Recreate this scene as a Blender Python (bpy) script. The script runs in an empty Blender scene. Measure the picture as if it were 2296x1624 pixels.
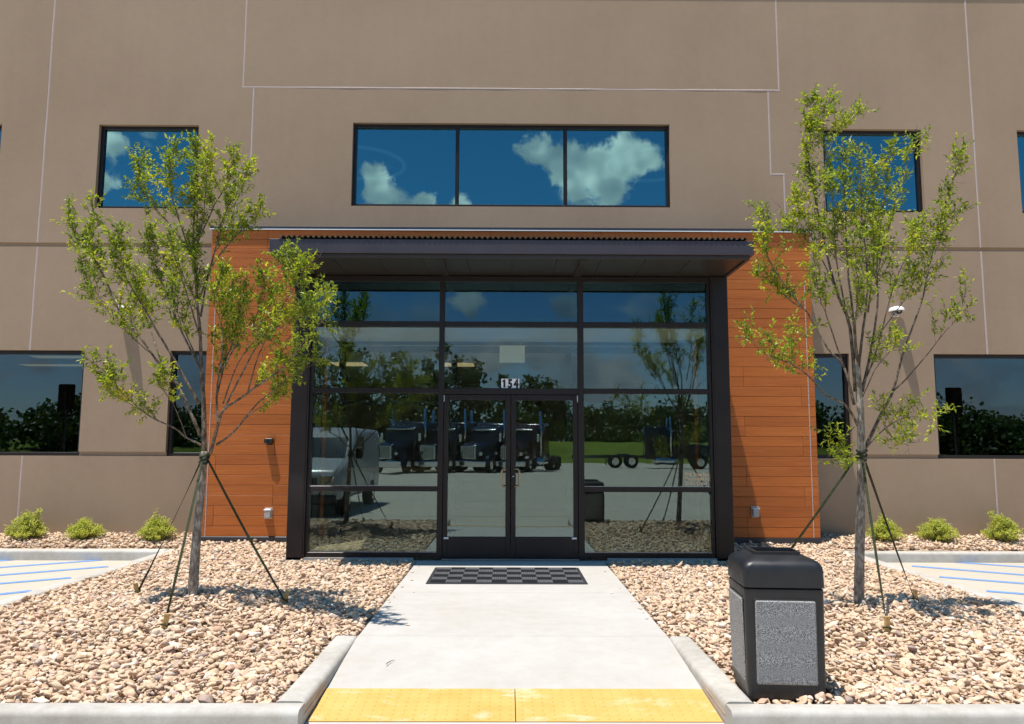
import bpy, bmesh, math, random
import numpy as np
from mathutils import Vector, Matrix, noise as mnoise

# ------------------------------------------------------------------ camera, world, sun, exposure
scene = bpy.context.scene
COL = scene.collection
FPX, EYE = 1740.0, 1.45                       # focal length in units of a 2296 px wide frame, eye height
cam_data = bpy.data.cameras.new("Camera"); cam = bpy.data.objects.new("Camera", cam_data); COL.objects.link(cam)
cam_data.sensor_width = 36.0; cam_data.lens = 36.0 * FPX / 2296.0
cam_data.clip_start = 0.05; cam_data.clip_end = 2000.0
ROT = (Matrix.Rotation(-math.atan(11 / FPX), 3, 'Z') @ Matrix.Rotation(math.pi / 2 + math.atan(192 / FPX), 3, 'X')
       @ Matrix.Rotation(math.radians(.2), 3, 'Z'))
cam.matrix_world = Matrix.Translation((0, 0, EYE)) @ ROT.to_4x4()
scene.camera = cam

SUN_DX, SUN_DY = .21, .15                     # shadow drift per metre of height
sd = bpy.data.lights.new("Sun", 'SUN'); sun = bpy.data.objects.new("Sun", sd); COL.objects.link(sun)
sd.energy = 5.0; sd.angle = math.radians(.53); sd.color = (1.0, .955, .89)
sun.location = (-10, -8, 30)
sun.rotation_euler = Vector((SUN_DX, SUN_DY, -1)).to_track_quat('-Z', 'Y').to_euler()

scene.view_settings.view_transform = 'Standard'; scene.view_settings.look = 'None'
scene.view_settings.gamma = 1.0; scene.view_settings.exposure = 0.39
scene.view_settings.use_curve_mapping = False
scene.cycles.max_bounces = 8; scene.cycles.transparent_max_bounces = 24
scene.cycles.diffuse_bounces = 3; scene.cycles.glossy_bounces = 4
scene.cycles.sample_clamp_indirect = 8.0
scene.cycles.use_denoising = True


def ray(x, y):
    return ROT @ Vector(((x - 1148) / FPX, -(y - 812) / FPX, -1.0))


def at_y(x, y, Y):
    d = ray(x, y); return Vector((0, 0, EYE)) + d * (Y / d.y)


def at_z(x, y, Z):
    d = ray(x, y); return Vector((0, 0, EYE)) + d * ((Z - EYE) / d.z)


class NT:
    def __init__(s, tree): s.t = tree; s.n = tree.nodes; s.l = tree.links
    def node(s, typ, ins=None, **kw):
        nd = s.n.new(typ)
        for k, v in kw.items(): setattr(nd, k, v)
        for k, v in (ins or {}).items():
            sk = nd.inputs[k]
            if isinstance(v, bpy.types.NodeSocket): s.l.new(v, sk)
            else: sk.default_value = v
        return nd
    def math(s, op, a, b=0.0, clamp=False):
        return s.node('ShaderNodeMath', {0: a, 1: b}, operation=op, use_clamp=clamp).outputs[0]
    def vmath(s, op, a, b=(0, 0, 0)):
        return s.node('ShaderNodeVectorMath', {0: a, 1: b}, operation=op).outputs[0]
    def noise(s, vec, scale, detail=4.0, rough=.5, dist=0.0):
        return s.node('ShaderNodeTexNoise', {'Vector': vec, 'Scale': scale, 'Detail': detail, 'Roughness': rough, 'Distortion': dist}).outputs['Fac']
    def ramp(s, fac, stops, interp='LINEAR'):
        nd = s.node('ShaderNodeValToRGB', {'Fac': fac}); cr = nd.color_ramp; cr.interpolation = interp
        while len(cr.elements) > 1: cr.elements.remove(cr.elements[-1])
        for i, (p, c) in enumerate(stops):
            e = cr.elements[0] if i == 0 else cr.elements.new(p)
            e.position = p; e.color = (*c, 1) if len(c) == 3 else c
        return nd.outputs['Color']
    def mix(s, fac, a, b, blend='MIX'):
        nd = s.node('ShaderNodeMix', data_type='RGBA', blend_type=blend)
        for k, v in ((0, fac), (6, a), (7, b)):
            if isinstance(v, bpy.types.NodeSocket): s.l.new(v, nd.inputs[k])
            else: nd.inputs[k].default_value = (*v, 1) if isinstance(v, tuple) and len(v) == 3 else v
        return nd.outputs[2]
    def maprange(s, v, a, b, c=0.0, d=1.0, smooth=False):
        return s.node('ShaderNodeMapRange', {0: v, 1: a, 2: b, 3: c, 4: d}, interpolation_type='SMOOTHSTEP' if smooth else 'LINEAR').outputs[0]


world = bpy.data.worlds.new("World"); scene.world = world; world.use_nodes = True
W = NT(world.node_tree); W.n.clear()
sky = W.node('ShaderNodeTexSky', sky_type='NISHITA', sun_disc=False,
             sun_elevation=math.atan(1 / math.hypot(SUN_DX, SUN_DY)),
             sun_rotation=math.atan2(-SUN_DX, -SUN_DY) % (2 * math.pi),
             air_density=1.0, dust_density=.25, ozone_density=2.2)
wdir = W.node('ShaderNodeTexCoord').outputs['Generated']
wsep = W.node('ShaderNodeSeparateXYZ', {0: wdir})
wz = W.math('ADD', wsep.outputs[2], .22)
wp = W.node('ShaderNodeCombineXYZ', {0: W.math('DIVIDE', wsep.outputs[0], wz), 1: W.math('DIVIDE', wsep.outputs[1], wz), 2: wsep.outputs[2]}).outputs[0]
field = W.noise(wp, 1.15, 3.0, .55, .1)
fine = W.noise(wdir, 30.0, 5.0, .62, .35)
fieldm = W.maprange(field, .52, .66, 0.0, 1.0)
# cumulus heads seen mirrored in the windows (direction, angular size)
CLOUDS = [(1330, 372, 60), (1400, 345, 58), (1285, 415, 52), (1195, 335, 44), (1250, 350, 42), (1455, 350, 38), (1365, 430, 56),
          (842, 398, 42), (862, 446, 42), (945, 456, 42), (1035, 455, 32), (255, 330, 36), (243, 405, 34), (330, 300, 30),
          (1050, 672, 46), (1275, 685, 60)]
acc = None
for (x, y, r) in CLOUDS:
    d = ray(x, y).normalized(); c = (d.x, -d.y, d.z)
    dist = W.node('ShaderNodeVectorMath', {0: wdir, 1: c}, operation='DISTANCE').outputs['Value']
    g = W.maprange(dist, 0.0, 1.5 * r / FPX, 1.0, 0.0, True)
    acc = g if acc is None else W.math('ADD', acc, g)
acc = W.math('MINIMUM', acc, 1.15)
dens = W.math('ADD', W.math('MULTIPLY', acc, .85), W.math('MULTIPLY', W.math('SUBTRACT', fine, .5), 2.1))
heads = W.maprange(dens, .34, .78, 0.0, 1.0, True)
low = W.maprange(wsep.outputs[2], .15, .27, 1.0, .0)
bandm = W.maprange(W.math('ADD', W.math('MULTIPLY', fieldm, .7), W.math('ADD', W.math('MULTIPLY', low, .55), W.math('MULTIPLY', W.math('SUBTRACT', W.noise(wdir, 9.0, 4.0, .6, .3), .5), 2.2))), .35, .95, 0.0, 1.0, True)
# the open sky behind the lot is mostly clear high up; the broken field of cloud lies elsewhere
cmask = W.math('MAXIMUM', heads, W.math('MULTIPLY', bandm, W.math('MULTIPLY', low, .9)))
cmask = W.math('MULTIPLY', cmask, W.maprange(wsep.outputs[2], .0, .06))
skycol = W.mix(1.0, sky.outputs[0], W.mix(low, (.38, .86, 1.06), (.70, .84, 1.0)), 'MULTIPLY')
shade = W.ramp(W.noise(wdir, 16.0, 2.0, .6), [(.34, (4.4, 4.9, 5.6)), (.5, (7.6, 7.7, 7.8)), (.66, (16.0, 14.5, 13.2))])
# the low broken cloud is greyer than the sunlit heads
shade = W.mix(W.math('MULTIPLY', low, .8), shade, (2.0, 2.5, 3.2))
wcol = W.mix(cmask, skycol, shade)
bg = W.node('ShaderNodeBackground', {'Color': wcol, 'Strength': .1})
wo = W.node('ShaderNodeOutputWorld', {'Surface': bg.outputs[0]})

# ------------------------------------------------------------------ materials
MATS = {}


def new_mat(name):
    m = bpy.data.materials.new(name); m.use_nodes = True
    t = NT(m.node_tree); t.n.clear(); MATS[name] = m
    return m, t


def finish(t, shader):
    t.node('ShaderNodeOutputMaterial', {'Surface': shader})


def principled(t, color, rough=.6, metal=0.0, spec=.5, normal=None, **kw):
    ins = {'Base Color': color if isinstance(color, bpy.types.NodeSocket) else (*color, 1), 'Roughness': rough, 'Metallic': metal, 'Specular IOR Level': spec}
    if normal is not None: ins['Normal'] = normal
    ins.update(kw)
    return t.node('ShaderNodeBsdfPrincipled', ins).outputs[0]


def bump(t, h, strength=.3, dist=.01):
    return t.node('ShaderNodeBump', {'Height': h, 'Strength': strength, 'Distance': dist}).outputs[0]


def objco(t): return t.node('ShaderNodeTexCoord').outputs['Object']
def posco(t): return t.node('ShaderNodeNewGeometry').outputs['Position']
def scaled(t, v, s): return t.vmath('MULTIPLY', v, s)


def simple(name, color, rough=.6, metal=0.0, spec=.5, var=.12, vscale=6.0, bstr=.0, bscale=80.0):
    m, t = new_mat(name); co = objco(t)
    f = t.noise(co, vscale, 5.0, .6)
    lo = tuple(c * (1 - var) for c in color); hi = tuple(c * (1 + var) for c in color)
    c = t.ramp(f, [(.3, lo), (.7, hi)])
    nrm = bump(t, t.noise(co, bscale, 3.0), bstr, .004) if bstr else None
    finish(t, principled(t, c, rough, metal, spec, nrm))
    return m


# painted precast wall
m, t = new_mat('wall_paint'); co = posco(t)
f1 = t.noise(co, .55, 5.0, .55); f2 = t.noise(scaled(t, co, (6, 6, .5)), 1.0, 4.0, .6); f3 = t.noise(co, 9.0, 4.0, .6)
f = t.math('ADD', t.math('ADD', t.math('MULTIPLY', f1, .62), t.math('MULTIPLY', f2, .15)), t.math('MULTIPLY', f3, .23))
c = t.ramp(f, [(.30, (.314, .220, .146)), (.5, (.354, .251, .170)), (.7, (.386, .277, .190))])
finish(t, principled(t, c, .82, 0, .25, bump(t, t.math('ADD', t.noise(scaled(t, co, (14, 14, 60)), 1.0, 4.0), t.noise(co, 240.0, 2.0)), .22, .004)))

m, t = new_mat('sealant'); co = posco(t)
f = t.noise(co, 60.0, 4.0)
finish(t, principled(t, t.ramp(f, [(.3, (.42, .33, .29)), (.7, (.58, .47, .43))]), .75, 0, .3, bump(t, t.noise(co, 45.0, 3.0), .8, .01)))

# wood look planks
m, t = new_mat('wood_plank'); co = posco(t)
rnd = t.node('ShaderNodeObjectInfo').outputs['Random']
off = t.node('ShaderNodeCombineXYZ', {0: t.math('MULTIPLY', rnd, 37.0), 1: t.math('MULTIPLY', rnd, 11.0), 2: 0.0}).outputs[0]
cv = t.vmath('ADD', co, off)
g1 = t.noise(scaled(t, cv, (1.6, 1, 34)), 1.0, 6.0, .65, .6); g2 = t.noise(scaled(t, cv, (5, 1, 150)), 1.0, 3.0, .6, .3); g3 = t.noise(scaled(t, cv, (.7, 1, 5)), 1.0, 3.0)
g = t.math('ADD', t.math('ADD', t.math('MULTIPLY', g1, .5), t.math('MULTIPLY', g2, .28)), t.math('MULTIPLY', g3, .22))
c = t.ramp(g, [(.3, (.28, .074, .013)), (.44, (.425, .117, .019)), (.56, (.485, .140, .026)), (.72, (.56, .190, .048))])
c = t.mix(1.0, c, t.ramp(rnd, [(0, (.90, .88, .88)), (1, (1.06, 1.06, 1.06))]), 'MULTIPLY')
finish(t, principled(t, c, .5, 0, .35, bump(t, t.math('ADD', g2, g1), .35, .004)))

simple('dark_bronze', (.017, .0125, .0125), .36, 0, .32, .18, 3.0)
simple('canopy_metal', (.058, .050, .060), .42, .2, .5, .12, 2.0)
simple('flashing', (.045, .046, .055), .38, .3, .5, .15, 3.0)
simple('backing_dark', (.05, .024, .012), .9)
simple('soffit', (.034, .026, .021), .4, 0, .5, .12, 1.2)
simple('roof_sheet', (.085, .10, .085), .45, .3, .5, .25, 6.0)
simple('bronze_pull', (.45, .33, .20), .32, .9, .5, .1)
simple('steel', (.55, .55, .56), .25, 1.0, .5, .1)
simple('chrome', (.75, .76, .78), .08, 1.0, .5, .05)
simple('black_plastic', (.012, .012, .013), .35, 0, .5, .2, 20, .2, 200)
simple('white_enamel', (.80, .80, .79), .35, 0, .5, .06, 10)
simple('grey_cover', (.42, .42, .43), .25, 0, .5, .15, 25)
simple('rubber', (.018, .018, .019), .8, 0, .3, .2, 30, .3, 120)
simple('mat_base', (.03, .03, .032), .75, 0, .3, .25, 25)
simple('mat_dark', (.014, .014, .017), .8, 0, .3, .3, 20, .4, 300)
simple('mat_light', (.105, .105, .108), .85, 0, .25, .3, 20, .4, 300)
simple('strap_web', (.035, .042, .016), .75, 0, .3, .3, 30, .4, 250)
simple('stake_wood', (.46, .30, .11), .75, 0, .3, .3, 25, .4, 90)
simple('sign_back', (.045, .04, .035), .5, .3, .5, .2, 8)
simple('sign_face_blue', (.02, .10, .42), .4)
simple('post_metal', (.10, .10, .09), .5, .6, .5, .2, 8)
simple('sticker_white', (.88, .88, .88), .5, 0, .4, .04)
simple('letter_black', (.012, .012, .016), .5, 0, .4, .05)
simple('letter_tan', (.92, .66, .40), .6, 0, .3, .1)
simple('interior_white', (.80, .80, .76), .8, 0, .3, .05, 2)
simple('interior_beige', (.34, .29, .22), .8, 0, .3, .1, 2)
simple('interior_dark', (.05, .045, .04), .8, 0, .3, .2, 2)
simple('interior_floor', (.22, .20, .17), .35, 0, .5, .2, 3)
simple('car_glass', (.012, .015, .018), .04, 0, .8, .05)
simple('paint_white', (.36, .37, .38), .25, 0, .5, .04)
simple('paint_navy', (.008, .014, .035), .15, .1, .6, .1)
simple('paint_black', (.008, .008, .009), .12, .1, .6, .1)
simple('paint_maroon', (.035, .008, .010), .15, .1, .6, .1)
simple('paint_blue', (.010, .025, .065), .15, .1, .6, .1)
simple('soil', (.46, .34, .24), .95, 0, .1, .3, 18, .6, 60)
simple('twig_dry', (.05, .04, .03), .9)
simple('blue_paint_line', (.15, .28, .58), .7, 0, .3, .16, 14, .2, 90)


def concrete(name, base, stain, st_amt=.5, sc=1.0):
    m, t = new_mat(name); co = posco(t)
    a = t.noise(co, .8 * sc, 6.0, .6); b = t.noise(co, 7.0 * sc, 5.0, .65); d = t.noise(co, 60.0, 4.0, .7)
    f = t.math('ADD', t.math('ADD', t.math('MULTIPLY', a, .5), t.math('MULTIPLY', b, .35)), t.math('MULTIPLY', d, .15))
    c = t.mix(t.maprange(f, .38, .62, st_amt, 0.0), base, stain)
    sp = t.noise(co, 420.0, 2.0)
    c = t.mix(t.maprange(sp, .66, .78, 0, .35), c, tuple(x * .55 for x in base))
    finish(t, principled(t, c, .85, 0, .25, bump(t, t.math('ADD', d, t.noise(co, 260.0, 2.0)), .25, .003)))
    return m


concrete('walk_concrete', (.495, .472, .44), (.40, .36, .30), .65)
concrete('lot_concrete', (.50, .45, .37), (.41, .355, .275), .6, .4)
concrete('kerb_concrete', (.54, .515, .47), (.34, .305, .255), .8, 1.6)
concrete('sill_concrete', (.40, .38, .35), (.30, .28, .25), .6, 2)

# tactile pads: yellow with worn pale patches
m, t = new_mat('tactile_yellow'); co = posco(t)
w = t.noise(scaled(t, co, (1.2, 3.0, 1)), 1.6, 6.0, .65, .6)
c = t.ramp(t.noise(co, 5.0, 5.0), [(.3, (.60, .34, .085)), (.7, (.68, .40, .125))])
c = t.mix(t.maprange(w, .55, .70, 0, .8), c, (.66, .56, .40))
finish(t, principled(t, c, .7, 0, .3, bump(t, t.noise(co, 300.0, 2.0), .3, .002)))

# river stones
m, t = new_mat('river_stone'); geo = t.node('ShaderNodeNewGeometry'); co = objco(t)
r = t.math('FRACT', t.math('ADD', geo.outputs['Random Per Island'], t.node('ShaderNodeObjectInfo').outputs['Random']))
pal = [(0, (.48, .35, .21)), (.09, (.66, .47, .31)), (.2, (.60, .43, .27)), (.3, (.71, .57, .42)), (.4, (.63, .44, .29)), (.5, (.69, .50, .33)), (.58, (.54, .36, .23)),
       (.64, (.71, .59, .46)), (.72, (.62, .41, .31)), (.78, (.46, .28, .19)), (.82, (.67, .52, .36)), (.90, (.42, .37, .34)), (.93, (.74, .67, .58)), (.975, (.27, .21, .20)), (1, (.56, .38, .20))]
c = t.ramp(r, pal, 'CONSTANT')
v = t.noise(posco(t), 38.0, 5.0, .65, .5)
c = t.mix(.34, c, (.63, .455, .325))
c = t.mix(1.0, c, t.ramp(v, [(.28, (.70, .66, .62)), (.5, (1.0, 1.0, 1.0)), (.74, (1.12, 1.12, 1.12))]), 'MULTIPLY')
finish(t, principled(t, c, .85, 0, .15, bump(t, t.noise(posco(t), 170.0, 4.0), .4, .003)))

# bark
m, t = new_mat('bark'); co = objco(t)
b1 = t.noise(scaled(t, co, (1, 1, .35)), 45.0, 5.0, .7); b2 = t.noise(co, 14.0, 4.0)
c = t.ramp(t.math('ADD', t.math('MULTIPLY', b1, .7), t.math('MULTIPLY', b2, .3)), [(.36, (.08, .064, .05)), (.5, (.26, .22, .175)), (.64, (.52, .48, .41))])
finish(t, principled(t, c, .85, 0, .2, bump(t, b1, .7, .008)))


m, t = new_mat('limb_bark'); co = objco(t)
finish(t, principled(t, t.ramp(t.noise(scaled(t, co, (1, 1, .4)), 40.0, 4.0, .65), [(.36, (.06, .045, .033)), (.52, (.145, .112, .082)), (.68, (.30, .26, .21))]), .85, 0, .2))


def leaf_mat(name, stops, trans=.48):
    m, t = new_mat(name); geo = t.node('ShaderNodeNewGeometry')
    r = geo.outputs['Random Per Island']
    clump = t.noise(objco(t), 3.2, 3.0)
    f = t.math('ADD', t.math('MULTIPLY', r, .62), t.math('MULTIPLY', t.maprange(clump, .3, .7), .38))
    c = t.ramp(f, stops)
    p = principled(t, c, .42, 0, .45)
    tr = t.node('ShaderNodeBsdfTranslucent', {'Color': t.mix(1.0, c, (1.25, 1.25, .75), 'MULTIPLY')}).outputs[0]
    ms = t.node('ShaderNodeMixShader', {0: trans, 1: p, 2: tr}).outputs[0]
    finish(t, ms)
    return m


leaf_mat('tree_leaf', [(0, (.06, .105, .018)), (.28, (.14, .21, .022)), (.52, (.28, .355, .028)), (.76, (.46, .49, .036)), (.93, (.60, .53, .045)), (1, (.55, .27, .035))])
leaf_mat('shrub_leaf', [(0, (.22, .26, .045)), (.4, (.46, .50, .09)), (.75, (.62, .62, .15)), (1, (.68, .63, .2))])
leaf_mat('wood_leaf', [(0, (.022, .046, .010)), (.5, (.055, .092, .018)), (1, (.12, .155, .035))], .35)
simple('grass', (.125, .165, .022), .9, 0, .1, .3, .25, .5, 30)


def glass(name, refl, tint, gloss, wob=.0):
    m, t = new_mat(name)
    lw = t.node('ShaderNodeLayerWeight', {'Blend': .35}).outputs['Fresnel']
    fac = t.math('ADD', t.math('MULTIPLY', lw, .55), refl, True)
    tr = t.node('ShaderNodeBsdfTransparent', {'Color': (*tint, 1)}).outputs[0]
    ins = {'Color': (*gloss, 1), 'Roughness': 0.0}
    if wob: ins['Normal'] = bump(t, t.noise(posco(t), 1.3, 2.0), wob, .02)
    gl = t.node('ShaderNodeBsdfGlossy', ins).outputs[0]
    finish(t, t.node('ShaderNodeMixShader', {0: fac, 1: tr, 2: gl}).outputs[0])
    return m


glass('glass_entry', .08, (.91, .96, .91), (.74, .94, .98), .03)
glass('glass_office', .075, (.52, .60, .60), (.78, .92, 1.0), .03)
glass('glass_spandrel', .10, (.35, .42, .45), (.45, .85, 1.0), .03)
glass('glass_upper', .235, (.30, .45, .48), (.50, .93, .98), .025)


def emit(name, col, s):
    m, t = new_mat(name); finish(t, t.node('ShaderNodeEmission', {'Color': (*col, 1), 'Strength': s}).outputs[0])


emit('lamp_panel', (1.0, .76, .42), .30)
emit('ring_glow', (1.0, .96, .9), .13)

# speckled stone panel of the bin
m, t = new_mat('speckle_stone'); co = objco(t)
s1 = t.noise(co, 300.0, 2.0, .5); s2 = t.noise(co, 520.0, 2.0, .5)
c = t.ramp(s1, [(.38, (.04, .04, .04)), (.47, (.17, .17, .17)), (.55, (.33, .33, .325)), (.64, (.58, .57, .56))])
c = t.mix(t.maprange(s2, .60, .66, 0, .8), c, (.05, .05, .05))
finish(t, principled(t, c, .6, 0, .4, bump(t, s1, .3, .003)))
m, t = new_mat('bin_plastic'); co = objco(t)
finish(t, principled(t, t.ramp(t.noise(co, 9.0, 5.0, .6), [(.3, (.012, .012, .0135)), (.7, (.018, .0175, .019))]), t.maprange(t.noise(co, 6.0, 5.0, .65), .3, .7, .30, .55), 0, .5, bump(t, t.noise(co, 260.0, 2.0), .25, .003)))


# ------------------------------------------------------------------ mesh helpers
class MB:
    def __init__(s): s.v = []; s.f = []
    def add(s, vs, fs):
        o = len(s.v); s.v += [tuple(v) for v in vs]; s.f += [tuple(i + o for i in f) for f in fs]; return s
    def box(s, x0, x1, y0, y1, z0, z1):
        return s.add([(x0, y0, z0), (x1, y0, z0), (x1, y1, z0), (x0, y1, z0), (x0, y0, z1), (x1, y0, z1), (x1, y1, z1), (x0, y1, z1)],
                     [(0, 3, 2, 1), (4, 5, 6, 7), (0, 1, 5, 4), (1, 2, 6, 5), (2, 3, 7, 6), (3, 0, 4, 7)])
    def tube(s, pts, rads, n=8, caps=True):
        pts = [Vector(p) for p in pts]; rings = []
        up = Vector((0, 0, 1)); prev = None
        for i, p in enumerate(pts):
            tg = (pts[min(i + 1, len(pts) - 1)] - pts[max(i - 1, 0)]).normalized()
            if prev is None:
                a = tg.cross(up) if abs(tg.z) < .95 else tg.cross(Vector((1, 0, 0)))
            else:
                a = prev - tg * prev.dot(tg)
            a.normalize(); b = tg.cross(a); prev = a
            r = rads[i] if isinstance(rads, (list, tuple)) else rads
            rings.append([p + (a * math.cos(2 * math.pi * k / n) + b * math.sin(2 * math.pi * k / n)) * r for k in range(n)])
        vs = [v for rg in rings for v in rg]; fs = []
        for i in range(len(rings) - 1):
            for k in range(n):
                fs.append((i * n + k, i * n + (k + 1) % n, (i + 1) * n + (k + 1) % n, (i + 1) * n + k))
        if caps:
            fs.append(tuple(reversed(range(n)))); fs.append(tuple((len(rings) - 1) * n + k for k in range(n)))
        return s.add(vs, fs)
    def loft(s, sections, caps=(True, True)):
        n = len(sections[0]); vs = [v for sec in sections for v in sec]; fs = []
        for i in range(len(sections) - 1):
            for k in range(n):
                fs.append((i * n + k, i * n + (k + 1) % n, (i + 1) * n + (k + 1) % n, (i + 1) * n + k))
        if caps[0]: fs.append(tuple(reversed(range(n))))
        if caps[1]: fs.append(tuple((len(sections) - 1) * n + k for k in range(n)))
        return s.add(vs, fs)
    def build(s, name, mat, parent=None, smooth=False, bevel=0.0, seg=1, recalc=True):
        me = bpy.data.meshes.new(name); me.from_pydata(s.v, [], s.f)
        if recalc or bevel:
            bm = bmesh.new(); bm.from_mesh(me)
            if recalc: bmesh.ops.recalc_face_normals(bm, faces=bm.faces)
            if bevel:
                es = [e for e in bm.edges if len(e.link_faces) == 2 and e.calc_face_angle(0) > .6]
                bmesh.ops.bevel(bm, geom=es, offset=bevel, segments=seg, profile=.5, affect='EDGES', clamp_overlap=True)
            bm.to_mesh(me); bm.free()
        me.materials.append(MATS[mat])
        if smooth:
            me.polygons.foreach_set('use_smooth', [True] * len(me.polygons))
        o = bpy.data.objects.new(name, me); COL.objects.link(o)
        if parent: o.parent = parent
        return o


def smooth_by_angle(o, ang=.7):
    me = o.data
    me.polygons.foreach_set('use_smooth', [True] * len(me.polygons))
    bm = bmesh.new(); bm.from_mesh(me)
    for e in bm.edges: e.smooth = not (len(e.link_faces) == 2 and e.calc_face_angle(0) > ang)
    bm.to_mesh(me); bm.free(); return o


def bx(name, mat, dims, parent=None, bevel=0.0, seg=1):
    return MB().box(*dims).build(name, mat, parent, bevel=bevel, seg=seg)


def empty(name, loc=(0, 0, 0), rz=0.0):
    o = bpy.data.objects.new(name, None); COL.objects.link(o); o.location = loc; o.rotation_euler = (0, 0, rz)
    o.empty_display_size = .2; return o


def tag(o, label=None, cat=None, group=None, kind=None):
    for k, v in (('label', label), ('category', cat), ('group', group), ('kind', kind)):
        if v: o[k] = v
    return o


def copy_tree(o, parent=None):
    c = o.copy(); COL.objects.link(c)
    if parent is not None: c.parent = parent
    for ch in list(o.children): copy_tree(ch, c)
    return c


def rrect(hw, hd, r, z, n=5, cx=0.0, cy=0.0):
    pts = []
    for qx, qy, a0 in ((1, 1, 0), (-1, 1, 90), (-1, -1, 180), (1, -1, 270)):
        for k in range(n + 1):
            a = math.radians(a0 + 90 * k / n)
            pts.append((cx + qx * (hw - r) + r * math.cos(a), cy + qy * (hd - r) + r * math.sin(a), z))
    return pts


XC = .055
YS, YF, YW, YM = 10.25, 9.22, 11.60, 12.20     # storefront, canopy edge, wood block, main wall
LOT = -.14
T1 = Vector((-2.756, 7.026, .15)); T2 = Vector((3.01, 6.80, .13))


def ground_z(x, y):
    z = 0.0
    if y > 10.2:
        z += .06 * min(1, (y - 10.2) / 1.4)
        if y > 11.4: z += .075 * min(1, (y - 11.4) / .7)
    for tp, a, r in ((T1, .17, .85), (T2, .15, .85)):
        d2 = (x - tp.x) ** 2 + (y - tp.y) ** 2
        z += a * math.exp(-d2 / (r * r))
    z += .012 * (mnoise.noise(Vector((x * 1.7, y * 1.7, 3.0))))
    if y < 4.9: z -= .02 * (4.9 - y) / .45
    return z - .02


# ------------------------------------------------------------------ ground, lot, kerbs, walkway
def sheet(name, mat, x0, x1, y0, y1, z, nx=1, ny=1, zf=None, kind='structure', parent=None):
    mb = MB()
    xs = [x0 + (x1 - x0) * i / nx for i in range(nx + 1)]; ys = [y0 + (y1 - y0) * j / ny for j in range(ny + 1)]
    vs = [(x, y, zf(x, y) if zf else z) for y in ys for x in xs]
    fs = [(j * (nx + 1) + i, j * (nx + 1) + i + 1, (j + 1) * (nx + 1) + i + 1, (j + 1) * (nx + 1) + i) for j in range(ny) for i in range(nx)]
    o = mb.add(vs, fs).build(name, mat, parent, recalc=False)
    if kind: o['kind'] = kind
    return o


def hill(x, y):
    t_ = max(0.0, min(1.0, (-62 - y) / 34.0))
    return LOT - .03 + 2.6 * t_ * t_ * (3 - 2 * t_)


sheet('ground', 'grass', -420, 420, -420, -62, 0, 30, 90, hill)
sheet('parking_lot', 'lot_concrete', -130, 130, -62.5, 11.6, LOT, 1, 1)

# shallow saw cut joints of the lot as thin dark sealant strips
lot_joints = []
for yy in (2.3, -3.0, -9.0, -16.0, -24.0, -33.0):
    o = bx('lot_joint', 'sealant', (-60, 60, yy, yy + .012, LOT + .001, LOT + .004)); o['kind'] = 'structure'
for xx in (-9.5, 9.6, -21, 21):
    o = bx('lot_joint', 'sealant', (xx, xx + .012, -44, 11.1, LOT + .0015, LOT + .0045)); o['kind'] = 'structure'

BXI, BXO = 4.68, 4.86                          # inner and outer edge of the side kerbs from the axis
KY0, KY1 = 11.13, 11.32                        # kerb in front of the planting strip
WH = 1.20                                      # half width of the walkway
CY0, CY1 = 4.48, 4.64                          # front kerb


def kerb(name, p0, p1, w, z0, z1, r=.035, seg=14, jit=.003):
    # an extruded kerb with rounded top edges, running from p0 to p1 (its centre line)
    p0, p1 = Vector((*p0, 0)), Vector((*p1, 0)); d = (p1 - p0); L = d.length; d.normalize(); nrm = Vector((-d.y, d.x, 0))
    prof = [(-w / 2, z0)]
    for k in range(5):
        a = math.pi - k * math.pi / 8; prof.append((-w / 2 + r + r * math.cos(a), z1 - r + r * math.sin(a)))
    for k in range(5):
        a = math.pi / 2 - k * math.pi / 8; prof.append((w / 2 - r + r * math.cos(a), z1 - r + r * math.sin(a)))
    prof.append((w / 2, z0))
    secs = []
    for i in range(seg + 1):
        c = p0 + d * (L * i / seg)
        secs.append([(c + nrm * (u + jit * mnoise.noise(Vector((i * .7, u * 9, p0.x)))) + Vector((0, 0, z + jit * mnoise.noise(Vector((i * .5, u * 7, 5)))))) for u, z in prof])
    o = MB().loft(secs).build(name, 'kerb_concrete', None, True)
    smooth_by_angle(o, .8); o['kind'] = 'structure'; return o


for sgn in (-1, 1):
    xo = XC + sgn * BXO; xi = XC + sgn * BXI
    # side kerb of the planting island, in three lengths
    for a, b in ((4.645, 7.0), (7.006, 9.3), (9.306, KY1 - .02)):
        kerb('side_kerb', ((xo + xi) / 2, a), ((xo + xi) / 2, b), BXO - BXI, LOT - .05, .0)
    # kerb before the strip along the wall
    xs0 = xo; L = 5.0
    for k in range(3):
        a = xs0 + sgn * (.003 + k * L); b = xs0 + sgn * ((k + 1) * L - .003)
        if k == 0: a = xs0 + sgn * .002
        kerb('wall_kerb', (min(a, b), (KY0 + KY1) / 2), (max(a, b), (KY0 + KY1) / 2), KY1 - KY0, LOT - .05, .0)
    # front kerb and the return beside the ramp
    a, b = XC + sgn * (WH + .002), XC + sgn * (BXO)
    kerb('front_kerb', (min(a, b), (CY0 + CY1) / 2), (max(a, b), (CY0 + CY1) / 2), CY1 - CY0, LOT - .05, .0)
    kerb('ramp_kerb', (XC + sgn * (WH + .092), CY1 + .003), (XC + sgn * (WH + .092), 6.2), .18, LOT - .05, .002)

# walkway slabs
walk = tag(empty('walkway'), kind='structure')
ZR = [(10.17, 0), (8.02, 0), (6.2, 0), (5.15, -.082), (4.66, -.118), (4.30, -.139)]
for i, (a, b) in enumerate(((0, 1), (1, 2))):
    y1, y0 = ZR[a][0] - .004, ZR[b][0] + .004
    bx('slab', 'walk_concrete', (XC - WH, XC + WH, y0, y1, -.16, .0), walk, bevel=.006)


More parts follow.
